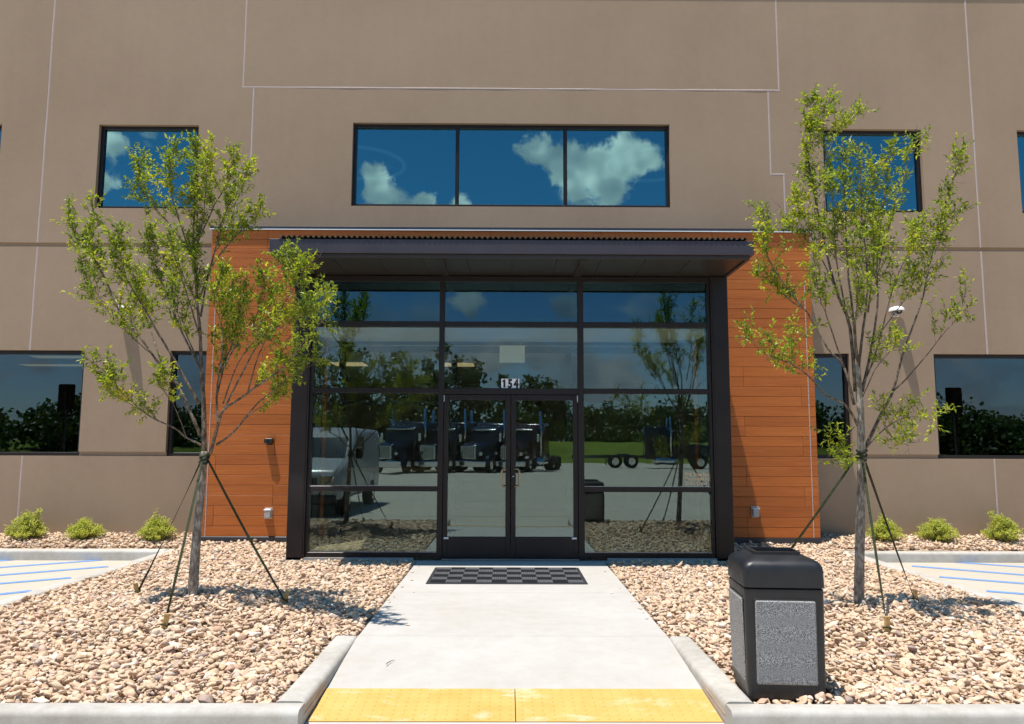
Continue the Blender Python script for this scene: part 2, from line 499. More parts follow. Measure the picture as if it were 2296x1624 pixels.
def wedge(name, mat, x0, x1, y0, z0, y1, z1, depth, parent, bevel=0.0):
    mb = MB().add([(x0, y0, z0 - depth), (x1, y0, z0 - depth), (x1, y1, z1 - depth), (x0, y1, z1 - depth), (x0, y0, z0), (x1, y0, z0), (x1, y1, z1), (x0, y1, z1)],
                  [(0, 3, 2, 1), (4, 5, 6, 7), (0, 1, 5, 4), (1, 2, 6, 5), (2, 3, 7, 6), (3, 0, 4, 7)])
    return mb.build(name, mat, parent, bevel=bevel)


wedge('slab', 'walk_concrete', XC - WH, XC + WH, 5.154, -.0815, 6.196, 0, .14, walk)
wedge('slab', 'walk_concrete', XC - WH, XC + WH, 4.10, -.1385, 4.656, -.118, .1, walk)
tact = tag(empty('tactile_paving'), kind='structure')


def pad_z(y): return -.118 + (y - 4.66) * (.036 / .49)


for x0, x1 in ((XC - WH + .004, XC - .0), (XC + .006, XC + WH - .004)):
    pad = wedge('tactile_pad', 'tactile_yellow', x0, x1, 4.66, pad_z(4.66) + .004, 5.15, pad_z(5.15) + .004, .12, tact)
    mb = MB(); n = 8
    ny = 8; nxd = 19
    for j in range(ny):
        for i in range(nxd):
            cx = x0 + (i + .5) * (x1 - x0) / nxd; cy = 4.66 + (j + .5) * .49 / ny; cz = pad_z(cy) + .003
            mb.loft([[(cx + r * math.cos(2 * math.pi * k / n), cy + r * math.sin(2 * math.pi * k / n), cz + h) for k in range(n)] for r, h in ((.0135, 0), (.012, .003), (.007, .0052))], (False, True))
    d = mb.build('domes', 'tactile_yellow', pad, True); d['kind'] = 'stuff'

# blue access aisle hatching on both sides
HL = [((0, 1257.9), (107.2, 1250.4)), ((0, 1272.8), (247.2, 1255)), ((0, 1290.2), (242.4, 1270.9)), ((0, 1309.1), (159.2, 1296)), ((0, 1333.1), (72, 1325.4))]
HR = [((2296, 1257.2), (2203.5, 1251.4)), ((2296, 1272), (2064, 1255.6)), ((2296, 1289.9), (2045, 1269.7)), ((2296, 1309.2), (2106, 1294.1)), ((2296, 1332.6), (2211.5, 1325.9))]
for lines in (HL, HR):
    for a, b in lines:
        pa, pb = at_z(*a, LOT), at_z(*b, LOT); d = (pb - pa).normalized(); pa = pa - d * 2.2
        nrm = Vector((-d.y, d.x, 0)) * .058
        mb = MB(); n = 14; vs = []
        for i in range(n + 1):
            c = pa.lerp(pb, i / n)
            for s_ in (-1, 1):
                vs.append((c + nrm * (s_ * (1 + .10 * mnoise.noise(Vector((i * 1.3, s_ * 3, a[1])))))) + Vector((0, 0, .004)))
        mb.add(vs, [(2 * i, 2 * i + 1, 2 * i + 3, 2 * i + 2) for i in range(n)])
        o = mb.build('painted_line', 'blue_paint_line', None); o['kind'] = 'structure'

# ------------------------------------------------------------------ stone beds
rng = np.random.default_rng(11)


def ico(sub):
    bm = bmesh.new(); bmesh.ops.create_icosphere(bm, subdivisions=sub, radius=1.0)
    v = np.array([x.co[:] for x in bm.verts]); f = np.array([[q.index for q in p.verts] for p in bm.faces]); bm.free(); return v, f


def stone_shapes(sub, n, amp):
    v, f = ico(sub); out = []
    for k in range(n):
        sc = np.array([rng.uniform(.85, 1.25), rng.uniform(.58, .95), rng.uniform(.32, .56)])
        w = v.copy()
        for i in range(len(w)):
            nz = mnoise.noise(Vector(w[i] * 1.1 + k * 7.3)) * amp + mnoise.noise(Vector(w[i] * 2.6 + k * 3.1)) * amp * .4
            w[i] = w[i] * (1 + nz)
        # knock a few flats onto the cobble
        for q in range(6):
            nrm = rng.normal(size=3); nrm /= np.linalg.norm(nrm); lim = rng.uniform(.52, .8)
            dd = w @ nrm; over = np.clip(dd - lim, 0, None); w = w - np.outer(over * .93, nrm)
        out.append(w * sc)
    return out, f


NEARS, NEARF = stone_shapes(3, 14, .32)
MIDS, MIDF = stone_shapes(2, 20, .38)
FARS, FARF = stone_shapes(1, 20, .42)
BIN_C = Vector((1.675, 4.965, 0)); BIN_ROT = math.radians(-4)


def blocked(x, y):
    if (x - T1.x) ** 2 + (y - T1.y) ** 2 < .065 ** 2 or (x - T2.x) ** 2 + (y - T2.y) ** 2 < .065 ** 2: return True
    dx, dy = x - BIN_C.x, y - BIN_C.y; c, s_ = math.cos(-BIN_ROT), math.sin(-BIN_ROT)
    return abs(dx * c - dy * s_) < .225 and abs(dx * s_ + dy * c) < .225


def rot_mats(n, tilt):
    a = rng.uniform(0, 2 * np.pi, n); tx = rng.normal(0, tilt, n); ty = rng.normal(0, tilt, n)
    ca, sa = np.cos(a), np.sin(a); cx, sx = np.cos(tx), np.sin(tx); cy, sy = np.cos(ty), np.sin(ty); z = np.zeros(n); o = np.ones(n)
    Rz = np.stack([ca, -sa, z, sa, ca, z, z, z, o], -1).reshape(n, 3, 3)
    Rx = np.stack([o, z, z, z, cx, -sx, z, sx, cx], -1).reshape(n, 3, 3)
    Ry = np.stack([cy, z, sy, z, o, z, -sy, z, cy], -1).reshape(n, 3, 3)
    return Ry @ Rx @ Rz


def joined_stones(name, pts, sizes, shapes, faces, parent):
    n = len(pts); R = rot_mats(n, .42); nv = len(shapes[0]); nf = len(faces)
    pick = rng.integers(0, len(shapes), n); S = np.stack(shapes)[pick] * sizes[:, None, None]
    V = np.einsum('nij,nvj->nvi', R, S) + pts[:, None, :]
    Fc = faces[None, :, :] + (np.arange(n) * nv)[:, None, None]
    me = bpy.data.meshes.new(name); me.vertices.add(n * nv); me.vertices.foreach_set('co', V.ravel())
    me.loops.add(n * nf * 3); me.loops.foreach_set('vertex_index', Fc.ravel().astype(np.int32))
    me.polygons.add(n * nf); me.polygons.foreach_set('loop_start', np.arange(0, n * nf * 3, 3, dtype=np.int32))
    me.polygons.foreach_set('use_smooth', np.ones(n * nf, bool))
    me.update(calc_edges=True); me.materials.append(MATS['river_stone'])
    o = bpy.data.objects.new(name, me); COL.objects.link(o); o.parent = parent; o['kind'] = 'stuff'
    return o


STONE_MESH = []
for k, w in enumerate(NEARS):
    me = bpy.data.meshes.new('stone'); me.from_pydata([tuple(x) for x in w], [], [tuple(int(q) for q in x) for x in NEARF])
    me.polygons.foreach_set('use_smooth', [True] * len(me.polygons)); me.materials.append(MATS['river_stone']); STONE_MESH.append(me)


def make_bed(sgn):
    xin, xout = XC + sgn * (WH + .0), XC + sgn * BXI
    x0, x1 = min(xin, xout), max(xin, xout)
    bed = sheet('gravel_bed', 'soil', x0, x1, CY1 - .02, YM, 0, 40, 80, lambda x, y: ground_z(x, y) - .03)
    far = XC + sgn * 13.0
    sx0, sx1 = min(xout, far), max(xout, far)
    sheet('bed_soil', 'soil', sx0, sx1, KY1 - .02, YM, 0, 60, 8, lambda x, y: ground_z(x, y) - .03, None, bed)
    P = []
    def scatter(ax0, ax1, ay0, ay1, sp):
        nx, ny = int((ax1 - ax0) / sp), int((ay1 - ay0) / sp)
        for j in range(ny):
            for i in range(nx):
                x = ax0 + (i + .5 + rng.uniform(-.48, .48)) * sp; y = ay0 + (j + .5 + rng.uniform(-.48, .48)) * sp
                if abs(x - XC) < WH + .03 and y > 6.2: continue
                if abs(x - XC) < WH + .21 and y <= 6.22: continue
                if abs(x - XC) < 2.93 and y > YS - .03: continue
                if abs(x - XC) < 4.6 and y > YW - .03: continue
                if blocked(x, y): continue
                P.append((x, y, ground_z(x, y) + rng.uniform(-.012, .016)))
    scatter(x0 + .02, x1 - .02, CY1 + .02, YM - .02, .0365)
    a, b = (sx0, sx1 + .02) if sgn < 0 else (sx0 - .02, sx1)
    a, b = max(a, -9.6), min(b, 9.6)
    scatter(a, b, KY1 + .02, YM - .03, .042)
    # a second, sparser course on top
    P2 = [(p[0] + rng.normal(0, .02), p[1] + rng.normal(0, .02), p[2] + rng.uniform(.014, .028)) for p in P if rng.random() < .22]
    P2 = [p for p in P2 if not blocked(p[0], p[1]) and not (abs(p[0] - XC) < WH + .05 and p[1] > 6.2) and not (abs(p[0] - XC) < WH + .22 and p[1] <= 6.22) and abs(p[0] - XC) < 9.6
          and not (abs(p[0] - XC) < 4.62 and p[1] > YW - .05) and not (abs(p[0] - XC) < 2.95 and p[1] > YS - .05) and p[1] > CY1 + .03 and not (abs(abs(p[0] - XC) - 4.77) < .13 and p[1] < KY1)]
    P = np.array(P + P2); size = np.clip(rng.lognormal(math.log(.0242), .33, len(P)), .012, .054)
    # the ones that show largest: near the camera and inside the frame
    dist = np.hypot(P[:, 0], P[:, 1]); vis = (np.abs(P[:, 0]) < P[:, 1] * .655) & (P[:, 1] > 4.5)
    order = np.argsort(np.where(vis, -size / dist, 9.0)); top = order[:140]; rest = np.ones(len(P), bool); rest[top] = False
    R = rot_mats(len(top), .3)
    for k, i in enumerate(top):
        o = bpy.data.objects.new('stone', STONE_MESH[int(rng.integers(0, len(STONE_MESH)))]); COL.objects.link(o); o.parent = bed
        M4 = Matrix([list(R[k][r_]) + [float(P[i][r_])] for r_ in range(3)] + [[0, 0, 0, 1]])
        o.matrix_basis = M4 @ Matrix.Scale(float(size[i]), 4)
    for k in range(9):                          # strays kicked onto the walk and the kerb
        o = bpy.data.objects.new('stone', STONE_MESH[int(rng.integers(0, len(STONE_MESH)))]); COL.objects.link(o); o.parent = bed
        sz = float(rng.uniform(.009, .020)); yy = float(rng.uniform(6.3, 9.7)); xx = XC + sgn * (WH - float(rng.exponential(.07)) - .02)
        o.matrix_basis = Matrix.Translation((xx, yy, sz * .33)) @ Matrix.Rotation(float(rng.uniform(0, 6)), 4, 'Z') @ Matrix.Scale(sz, 4)
    near = rest & (P[:, 1] < 7.4); farm = rest & ~near
    NS = [s_ for s_ in NEARS]
    joined_stones('river_stones', P[near], size[near], MIDS, MIDF, bed)
    joined_stones('river_stones', P[farm], size[farm] * 1.12, FARS, FARF, bed)
    return bed


bedL = make_bed(-1); bedR = make_bed(1)

# ------------------------------------------------------------------ the building
bld = tag(empty('office_building'), 'two storey taupe concrete office building with wood clad glazed entrance', 'building')
HG = .015                                       # half of a panel joint
G1, G2 = (1.30, 1.365), (4.625, 4.69)           # horizontal reveals
ZTOP, ZBOT = 8.945, -.35


def panel(name, adds, holes, y0=YM, depth=.26, parent=bld, mat='wall_paint'):
    xs = sorted({round(v, 4) for r in adds + holes for v in r[:2]}); zs = sorted({round(v, 4) for r in adds + holes for v in r[2:]})
    inside = lambda x, z, rs: any(r[0] < x < r[1] and r[2] < z < r[3] for r in rs)
    S = {(i, j) for i in range(len(xs) - 1) for j in range(len(zs) - 1)
         if inside((xs[i] + xs[i + 1]) / 2, (zs[j] + zs[j + 1]) / 2, adds) and not inside((xs[i] + xs[i + 1]) / 2, (zs[j] + zs[j + 1]) / 2, holes)}
    mb = MB(); y1 = y0 + depth
    for (i, j) in S:
        a, b, c, d = xs[i], xs[i + 1], zs[j], zs[j + 1]
        mb.add([(a, y0, c), (b, y0, c), (b, y0, d), (a, y0, d)], [(0, 1, 2, 3)])
        mb.add([(a, y1, c), (b, y1, c), (b, y1, d), (a, y1, d)], [(3, 2, 1, 0)])
        if (i - 1, j) not in S: mb.add([(a, y0, c), (a, y0, d), (a, y1, d), (a, y1, c)], [(0, 1, 2, 3)])
        if (i + 1, j) not in S: mb.add([(b, y0, c), (b, y1, c), (b, y1, d), (b, y0, d)], [(0, 1, 2, 3)])
        if (i, j - 1) not in S: mb.add([(a, y0, c), (a, y1, c), (b, y1, c), (b, y0, c)], [(0, 1, 2, 3)])
        if (i, j + 1) not in S: mb.add([(a, y0, d), (b, y0, d), (b, y1, d), (a, y1, d)], [(0, 1, 2, 3)])
    return mb.build(name, mat, parent, recalc=False)


def X(a): return XC + a


def mir(s, a, b): return (X(a), X(b)) if s > 0 else (X(-b), X(-a))


UPZ, UPC = (5.265, 6.665), (5.325, 6.725)
LOZ = (1.30, 2.955)
win = {'centre': (X(-2.59), X(2.59), *UPC)}
for s in (-1, 1):
    win[('up', s)] = (*mir(s, 5.10, 6.72), *UPZ); win[('upout', s)] = (*mir(s, 8.30, 9.92), *UPZ)
    win[('lo', s)] = (*mir(s, 6.72, 9.9), *LOZ); win[('nar', s)] = (*mir(s, 3.9, 5.37), *LOZ)
holes = list(win.values())
for s in (-1, 1):
    R_ = lambda a, b, z0, z1: (*mir(s, a, b), z0, z1)
    # middle bay between the long joint and the stepped centre panel, cut by the two reveals
    panel('wall_panel', [R_(4.41 + HG, 7.585 - HG, 7.32 - HG, ZTOP), R_(4.23 + HG, 7.585 - HG, 5.89 + HG, 7.32 - HG), R_(4.44 + HG, 7.585 - HG, G2[1], 5.89 + HG)], holes)
    panel('wall_panel', [R_(3.7, 7.585 - HG, G1[1], G2[0])], holes)
    panel('wall_panel', [R_(3.7, 7.585 - HG, ZBOT, G1[0])], holes)
    panel('wall_panel', [R_(7.585 + HG, 13.6 - HG, G2[1], ZTOP)], holes)
    panel('wall_panel', [R_(7.585 + HG, 13.6 - HG, G1[1], G2[0])], holes)
    panel('wall_panel', [R_(7.585 + HG, 13.6 - HG, ZBOT, G1[0])], holes)
    panel('wall_panel', [R_(13.6 + HG, 26, ZBOT, ZTOP)], [])
    # reveal backs
    for g in (G1, G2):
        for a, b in (((4.44 if g is G2 else 5.37), (13.6 if g is G2 else 6.72)),) + (((9.9, 13.6),) if g is G1 else ()):
            bx('reveal', 'wall_paint', (*mir(s, a, b), YM + .035, YM + .2, g[0] - .02, g[1] + .02), bld)
    # sealant in the joints
    def seal(x0, x1, z0, z1):
        n = max(2, int(max(x1 - x0, z1 - z0) / .35)); mb = MB(); secs = []
        for i in range(n + 1):
            w_ = .0005 + .004 * mnoise.noise(Vector((i * .9, x0, z0)))
            if z1 - z0 > x1 - x0:
                z = z0 + (z1 - z0) * i / n; secs.append([(x0, YM + .03, z), (x0, YM + w_, z), ((x0 + x1) / 2, YM + w_ - .004, z), (x1, YM + w_, z), (x1, YM + .03, z)])
            else:
                x = x0 + (x1 - x0) * i / n; secs.append([(x, YM + .03, z0), (x, YM + w_, z0), (x, YM + w_ - .004, (z0 + z1) / 2), (x, YM + w_, z1), (x, YM + .03, z1)])
        mb.loft(secs).build('sealant_joint', 'sealant', bld)
    def sv(a, z0, z1): x = X(s * a); seal(x - HG + .001, x + HG - .001, z0, z1)
    sv(7.585, G2[1], ZTOP); sv(7.585, LOZ[1], G2[0]); sv(7.585, ZBOT, G1[0]); sv(13.6, ZBOT, ZTOP)
    sv(4.41, 7.32 + HG, ZTOP); sv(4.23, 5.89 - HG, 7.32 - HG); sv(4.44, G2[1], 5.89 - HG)
    a, b = mir(s, 4.23 + HG, 4.44 + HG); seal(a, b, 5.89 - HG + .001, 5.89 + HG - .001)
    if s > 0: seal(X(-4.41 - HG), X(4.41 + HG), 7.32 - HG + .001, 7.32 + HG - .001)
panel('wall_panel', [(X(-4.41 + HG), X(4.41 - HG), 7.32 + HG, ZTOP)], [])
panel('wall_panel', [(X(-4.23 + HG), X(4.23 - HG), 5.89 - HG, 7.32 - HG), (X(-4.44 + HG), X(4.44 - HG), 4.70, 5.89 - HG)], holes)
bx('parapet_cap', 'flashing', (-26, 26, YM - .012, YM + .4, ZTOP, ZTOP + .16), bld, bevel=.006)
shell = MB()
shell.box(-26, 26, YM + .3, 40, 8.55, 8.75)
shell.box(-26, 26, 39.7, 40, -.3, 8.55).box(-26, -25.7, YM + .3, 39.7, -.3, 8.55).box(25.7, 26, YM + .3, 39.7, -.3, 8.55)
shell.box(-25.7, 25.7, YM + .26, 39.7, 3.9, 4.1)
shell.build('roof', 'interior_dark', bld)


def window(rect, mulls, glassm, fw=.055, y=YM + .07, rails=(), name='window'):
    x0, x1, z0, z1 = rect; mb = MB(); d = .11
    mb.box(x0 - .01, x1 + .01, y, y + d, z1 - fw, z1 + .01).box(x0 - .01, x1 + .01, y, y + d, z0 - .005, z0 + fw)
    mb.box(x0 - .01, x0 + fw, y + .001, y + d - .001, z0 + fw, z1 - fw).box(x1 - fw, x1 + .01, y + .001, y + d - .001, z0 + fw, z1 - fw)
    for m_ in mulls: mb.box(m_ - .03, m_ + .03, y + .002, y + d - .002, z0 + fw, z1 - fw)
    o = mb.build(name, 'dark_bronze', bld, bevel=.004)
    edges = [x0 + fw] + [v for m_ in mulls for v in (m_ - .03, m_ + .03)] + [x1 - fw]
    for a, b in zip(edges[::2], edges[1::2]):
        bx('pane', glassm, (a - .004, b + .004, y + .045, y + .053, z0 + fw - .004, z1 - fw + .004), o)
    return o


window(win['centre'], (X(-.885), X(.885)), 'glass_upper')
for s in (-1, 1):
    window(win[('up', s)], (), 'glass_upper'); window(win[('upout', s)], (), 'glass_upper')
    window(win[('lo', s)], (X(s * 8.3),), 'glass_office'); window(win[('nar', s)], (), 'glass_office')

# wood clad block
clad = MB()
for s in (-1, 1): clad.box(*mir(s, 2.90, 4.565), YW + .018, YM + .02, .14, 4.74)
clad.box(X(-2.9), X(2.9), YW + .018, YM + .02, 3.75, 4.74)
clad = clad.build('wood_cladding', 'backing_dark', bld)
PLANK = {}
PH, Z0P = .1485, .145


def plank(x0, x1, z0, z1):
    key = (round(x1 - x0, 3), round(z1 - z0, 3))
    if key not in PLANK:
        w, h = x1 - x0 - .003, z1 - z0 - .0045; mb = MB().box(-w / 2, w / 2, 0, .0175, -h / 2, h / 2)
        o = mb.build('plank', 'wood_plank', clad, bevel=.0025); PLANK[key] = o
    else:
        o = PLANK[key].copy(); COL.objects.link(o); o.parent = clad
    o.location = ((x0 + x1) / 2, YW + rng.uniform(-.0007, .0007), (z0 + z1) / 2)
    return o


for i in range(31):
    z0, z1 = Z0P + i * PH, Z0P + (i + 1) * PH
    q = i % 5
    if z1 < 4.0:
        for s in (-1, 1):
            cut = {0: 3.5, 1: 3.5, 3: 4.36, 4: 4.36}.get((q + (2 if s < 0 else 0)) % 5)
            segs = [(2.75, cut), (cut, 4.57)] if cut else [(2.75, 4.57)]
            for a, b in segs: plank(*mir(s, a, b), z0, z1)
    else:
        off = -4.57 + (1.70 if q % 2 else .85)
        cuts = [-4.57] + [off + 1.70 * k for k in range(6) if -4.4 < off + 1.70 * k < 4.4] + [4.57]
        for a, b in zip(cuts[:-1], cuts[1:]): plank(X(a), X(b), z0, z1)
for s in (-1, 1):
    bx('corner_trim', 'sealant', (X(s * 4.47) - .006, X(s * 4.47) + .006, YW - .004, YW + .018, Z0P, 3.99), clad)
    bx('base_flashing', 'flashing', (*mir(s, 2.75, 4.58), YW - .012, YW + .1, .03, .141), bld, bevel=.003)
cap = MB().box(X(-4.60), X(4.60), YW - .03, YM + .02, 4.752, 4.80)
cap.build('coping', 'flashing', bld, bevel=.004)
bx('lit_coping_edge', 'white_enamel', (X(-4.60), X(4.60), YW - .036, YW - .028, 4.742, 4.757), bld)  # white strip painted in as the sunlit lower edge of the coping

# canopy
can = bx('canopy', 'canopy_metal', (X(-2.945), X(2.945), YF, YF + .05, 3.79, 3.963), bld, bevel=.004)
for s in (-1, 1):
    bx('fascia', 'canopy_metal', (*mir(s, 2.905, 2.945), YF + .052, YW, 3.79, 3.963), can, bevel=.003)
    bx('gutter_end', 'flashing', (*mir(s, 2.86, 2.90), YF + .045, YW, 3.735, 3.788), can)
bx('drip_lip', 'soffit', (X(-2.90), X(2.90), YF + .035, YF + .085, 3.742, 3.789), can, bevel=.004)
ex = [-2.86, -2.2, -1.65, -1.1, -.55, 0, .55, 1.1, 1.65, 2.2, 2.86]
for a, b in zip(ex[:-1], ex[1:]):
    bx('soffit_panel', 'soffit', (X(a) + .003, X(b) - .003, YF + .087, YS + .05, 3.752 + rng.uniform(0, .0015), 3.765), can)
for a in (-.885, .885):
    bx('soffit_rib', 'soffit', (X(a) - .045, X(a) + .045, YF + .09, YS, 3.735, 3.751), can)
mb = MB(); n = 88 * 8; x0, x1 = X(-2.84), X(2.86); vs = []
for i in range(n + 1):
    x = x0 + (x1 - x0) * i / n; zz = .0155 * math.cos(2 * math.pi * (x - x0) / .066)
    for (yy, zb) in ((YF - .012, 3.992), (YW, 4.06)):
        vs.append((x, yy, zb + zz)); vs.append((x, yy, zb + zz - .003))
fs = []
for i in range(n):
    a = 4 * i; b = a + 4
    fs += [(a, b, b + 2, a + 2), (a + 1, a + 3, b + 3, b + 1), (a, a + 1, b + 1, b), (a + 2, b + 2, b + 3, a + 3)]
sh = mb.add(vs, fs).build('corrugated_roof', 'roof_sheet', can, True, recalc=False); smooth_by_angle(sh, .9)
bx('roof_deck', 'canopy_metal', (X(-2.84), X(2.84), YF + .052, YW, 3.90, 3.962), can)

# storefront
sf = MB()
sf.box(X(-2.66), X(2.66), YS, YS + .12, 3.667, 3.74).box(X(-2.66), X(-.895), YS, YS + .12, .035, .097).box(X(.96), X(2.66), YS, YS + .12, .035, .097)
sf.box(X(-2.66), X(-2.625), YS + .001, YS + .119, .097, 3.667).box(X(2.625), X(2.66), YS + .001, YS + .119, .097, 3.667)
sf = sf.build('storefront', 'dark_bronze', bld, bevel=.003)
for s in (-1, 1):
    bx('pier', 'dark_bronze', (*mir(s, 2.662, 2.895), YS - .03, YS + .34, .0, 3.745), sf, bevel=.005)
    bx('pier_fin', 'dark_bronze', (*mir(s, 2.685, 2.692), YS - .036, YS - .03, .02, 3.73), sf)
    # glazed return of the entrance box
    bx('return_post', 'dark_bronze', (*mir(s, 2.80, 2.90), YW - .12, YW + .02, .0, 3.745), sf, bevel=.003)
    bx('return_pane', 'glass_entry', (*mir(s, 2.842, 2.850), YS + .34, YW - .12, .05, 3.7), sf)
    bx('return_sill', 'dark_bronze', (*mir(s, 2.81, 2.88), YS + .34, YW - .12, .0, .07), sf)
ML = (-.905 - .0, -.838); MLx = (-.907, -.838); MRx = (.941, 1.018)
for a, b in (MLx, MRx): bx('mullion', 'dark_bronze', (a, b, YS + .002, YS + .118, .0, 3.667), sf, bevel=.003)
xl, xr = X(-2.625), X(2.625)
rails = [(xl, MLx[0], 3.055, 3.122), (xl, MLx[0], 2.165, 2.228), (xl, MLx[0], .878, .945), (MRx[1], xr, 3.055, 3.122), (MRx[1], xr, 2.165, 2.228), (MRx[1], xr, .878, .945),
         (MLx[1], MRx[0], 3.055, 3.122), (MLx[1], MRx[0], 2.150, 2.228)]
for a, b, z0, z1 in rails: bx('rail', 'dark_bronze', (a, b, YS + .001, YS + .119, z0, z1), sf, bevel=.003)
cols = [(xl, MLx[0]), (MLx[1], MRx[0]), (MRx[1], xr)]
rows = {0: [(.097, .878), (.945, 2.165), (2.228, 3.055), (3.122, 3.667)], 1: [(2.228, 3.055), (3.122, 3.667)], 2: [(.097, .878), (.945, 2.165), (2.228, 3.055), (3.122, 3.667)]}
for c_, (a, b) in enumerate(cols):
    for z0, z1 in rows[c_]:
        p = bx('pane', 'glass_spandrel' if z0 > 3 else 'glass_entry', (a - .004, b + .004, YS + .05, YS + .058, z0 - .004, z1 + .004), sf)
        bx('glazing_bead', 'steel' if z0 < 1 else 'dark_bronze', (a, b, YS + .030, YS + .049, z0, z0 + .006), sf)
for (x0, x1, hx, sgn) in ((-.834, .047, .013, -1), (.057, .937, .090, 1)):
    z0, z1 = .028, 2.145; st = .062; y = YS + .025
    d = MB().box(x0, x0 + st, y, y + .045, z0, z1).box(x1 - st, x1, y, y + .045, z0, z1)
    d.box(x0 + st, x1 - st, y + .001, y + .044, z1 - .07, z1).box(x0 + st, x1 - st, y + .001, y + .044, z0, .296)
    door = d.build('door', 'dark_bronze', bld, bevel=.003)
    bx('pane', 'glass_entry', (x0 + st - .004, x1 - st + .004, y + .02, y + .026, .292, z1 - .066), door)
    # C pull
    cx = hx; zc = 1.06; hh = .112; pts = []
    out = -.085
    pts.append((cx, y - .0, zc - hh))
    reach = sgn * .078
    base = [(0, 0, -hh), (reach * .35, -.5, -hh), (reach * .75, -.9, -hh), (reach * .95, -1, -hh + .018), (reach, -1, -hh + .045), (reach, -1, hh - .045), (reach * .95, -1, hh - .018), (reach * .75, -.9, hh), (reach * .35, -.5, hh), (0, 0, hh)]
    pts = [(cx + q[0], y + q[1] * .06, zc + q[2]) for q in base]
    MB().tube(pts, .0125, 8).build('handle', 'bronze_pull', door, True)
    sx = x0 + .02 if sgn < 0 else x1 - .085
    bx('sticker', 'sticker_white', (sx, sx + .062, y - .0022, y - .0002, .268, .290), door)
    hx0 = x0 - .004 if sgn < 0 else x1 - .010
    bx('hinge', 'steel', (hx0, hx0 + .014, y - .02, y + .01, 2.05, 2.14), door, bevel=.003)
    bx('hinge', 'dark_bronze', (hx0, hx0 + .014, y - .02, y + .01, .03, .12), door, bevel=.003)
    if sgn > 0:
        MB().tube([(.088, y - .006, 1.075), (.088, y, 1.075)], .014, 12).build('lock_cylinder', 'steel', door, True)
bx('threshold', 'steel', (-.838, .941, YS - .02, YS + .10, .0, .022), bld, bevel=.004)
bx('sill_kerb', 'sill_concrete', (X(-2.9), X(2.9), YS - .05, YS + .3, -.2, -.002), bld)
for s, (a, b) in ((-1, (X(-2.9), -1.2)), (1, (1.31, X(2.9)))):
    bx('sill_kerb', 'sill_concrete', (a, b, YS - .03, YS + .2, -.001, .034), bld)


def text_mesh(name, body, size, mat, loc, parent, sx=1.0, bold=0.0, extrude=.0006, align='LEFT'):
    cu = bpy.data.curves.new(name, 'FONT'); cu.body = body; cu.size = size; cu.align_x = align; cu.offset = bold; cu.extrude = extrude; cu.resolution_u = 3
    tmp = bpy.data.objects.new(name, cu); COL.objects.link(tmp)
    dg = bpy.context.evaluated_depsgraph_get(); me = bpy.data.meshes.new_from_object(tmp.evaluated_get(dg)); bpy.data.objects.remove(tmp); bpy.data.curves.remove(cu)
    me.transform(Matrix.Translation(loc) @ Matrix.Rotation(math.pi / 2, 4, 'X') @ Matrix.Diagonal((sx, 1, 1, 1)))
    me.materials.clear(); me.materials.append(MATS[mat]); me.name = name
    o = bpy.data.objects.new(name, me); COL.objects.link(o); o.parent = parent; return o


num = tag(empty('house_number'), 'white sticker with black number 154 above the entrance doors', 'number sign')
for k, ch in enumerate('154'):
    a = -.078 + k * .0805
    st_ = bx('number_sticker', 'sticker_white', (a, a + .0803, YS + .0455, YS + .0485, 2.236, 2.362), num)
    if ch == '1':                               # upright bar with a flag
        pr = [(.030, 0), (.056, 0), (.056, .109), (.040, .109), (.016, .092), (.016, .070), (.030, .078)]
        MB().loft([[(a + u, yy, 2.2445 + v) for u, v in pr] for yy in (YS + .0445, YS + .0453)]).build('numeral', 'letter_black', num)
        continue
    text_mesh('numeral', ch, .158, 'letter_black', (a + .0385, YS + .0448, 2.243), num, .74, .0085, .0004, 'CENTER')
hrs = tag(empty('opening_hours'), 'tan opening hours lettering on the right glass pane', 'lettering')
for k, tx in enumerate(('TMC Truck Sales', 'Mon-Fri 8:00-5:00', 'Sat-Sun Closed')):
    text_mesh('text_line', tx, .064, 'letter_tan', (2.345, YS + .0485, 1.085 - k * .0565), hrs, .735, .0009, .0003)

# rooms behind the glass
def room(prefix, x0, x1, y0, y1, z0, z1, wall='interior_beige', ceil='interior_white', floor='interior_floor'):
    for nm, m_, vs in ((prefix + '_floor', floor, [(x0, y0, z0), (x1, y0, z0), (x1, y1, z0), (x0, y1, z0)]),
                       (prefix + '_ceiling', ceil, [(x0, y0, z1), (x0, y1, z1), (x1, y1, z1), (x1, y0, z1)])):
        o = MB().add(vs, [(0, 1, 2, 3)]).build(nm, m_, None, recalc=False); o['kind'] = 'structure'
    o = MB().add([(x0, y0, z0), (x0, y1, z0), (x1, y1, z0), (x1, y0, z0), (x0, y0, z1), (x0, y1, z1), (x1, y1, z1), (x1, y0, z1)], [(0, 1, 5, 4), (1, 2, 6, 5), (2, 3, 7, 6)]).build(prefix + '_wall', wall, None, recalc=False)
    o['kind'] = 'structure'


room('lobby', X(-3.68), X(3.68), YW + .3, 19.0, .0, 3.02)
o = bx('vestibule_floor', 'interior_floor', (X(-2.8), X(2.8), YS + .11, YW + .29, -.05, -.0)); o['kind'] = 'structure'
o = bx('vestibule_ceiling', 'interior_white', (X(-2.8), X(2.8), YS + .13, YW + .29, 3.075, 3.1)); o['kind'] = 'structure'
bx('void_shade_panel', 'interior_dark', (X(-2.8), X(2.8), YS + .14, YS + .2, 3.1, 3.74), bld)  # dark sheet standing in for the unlit void above the ceiling
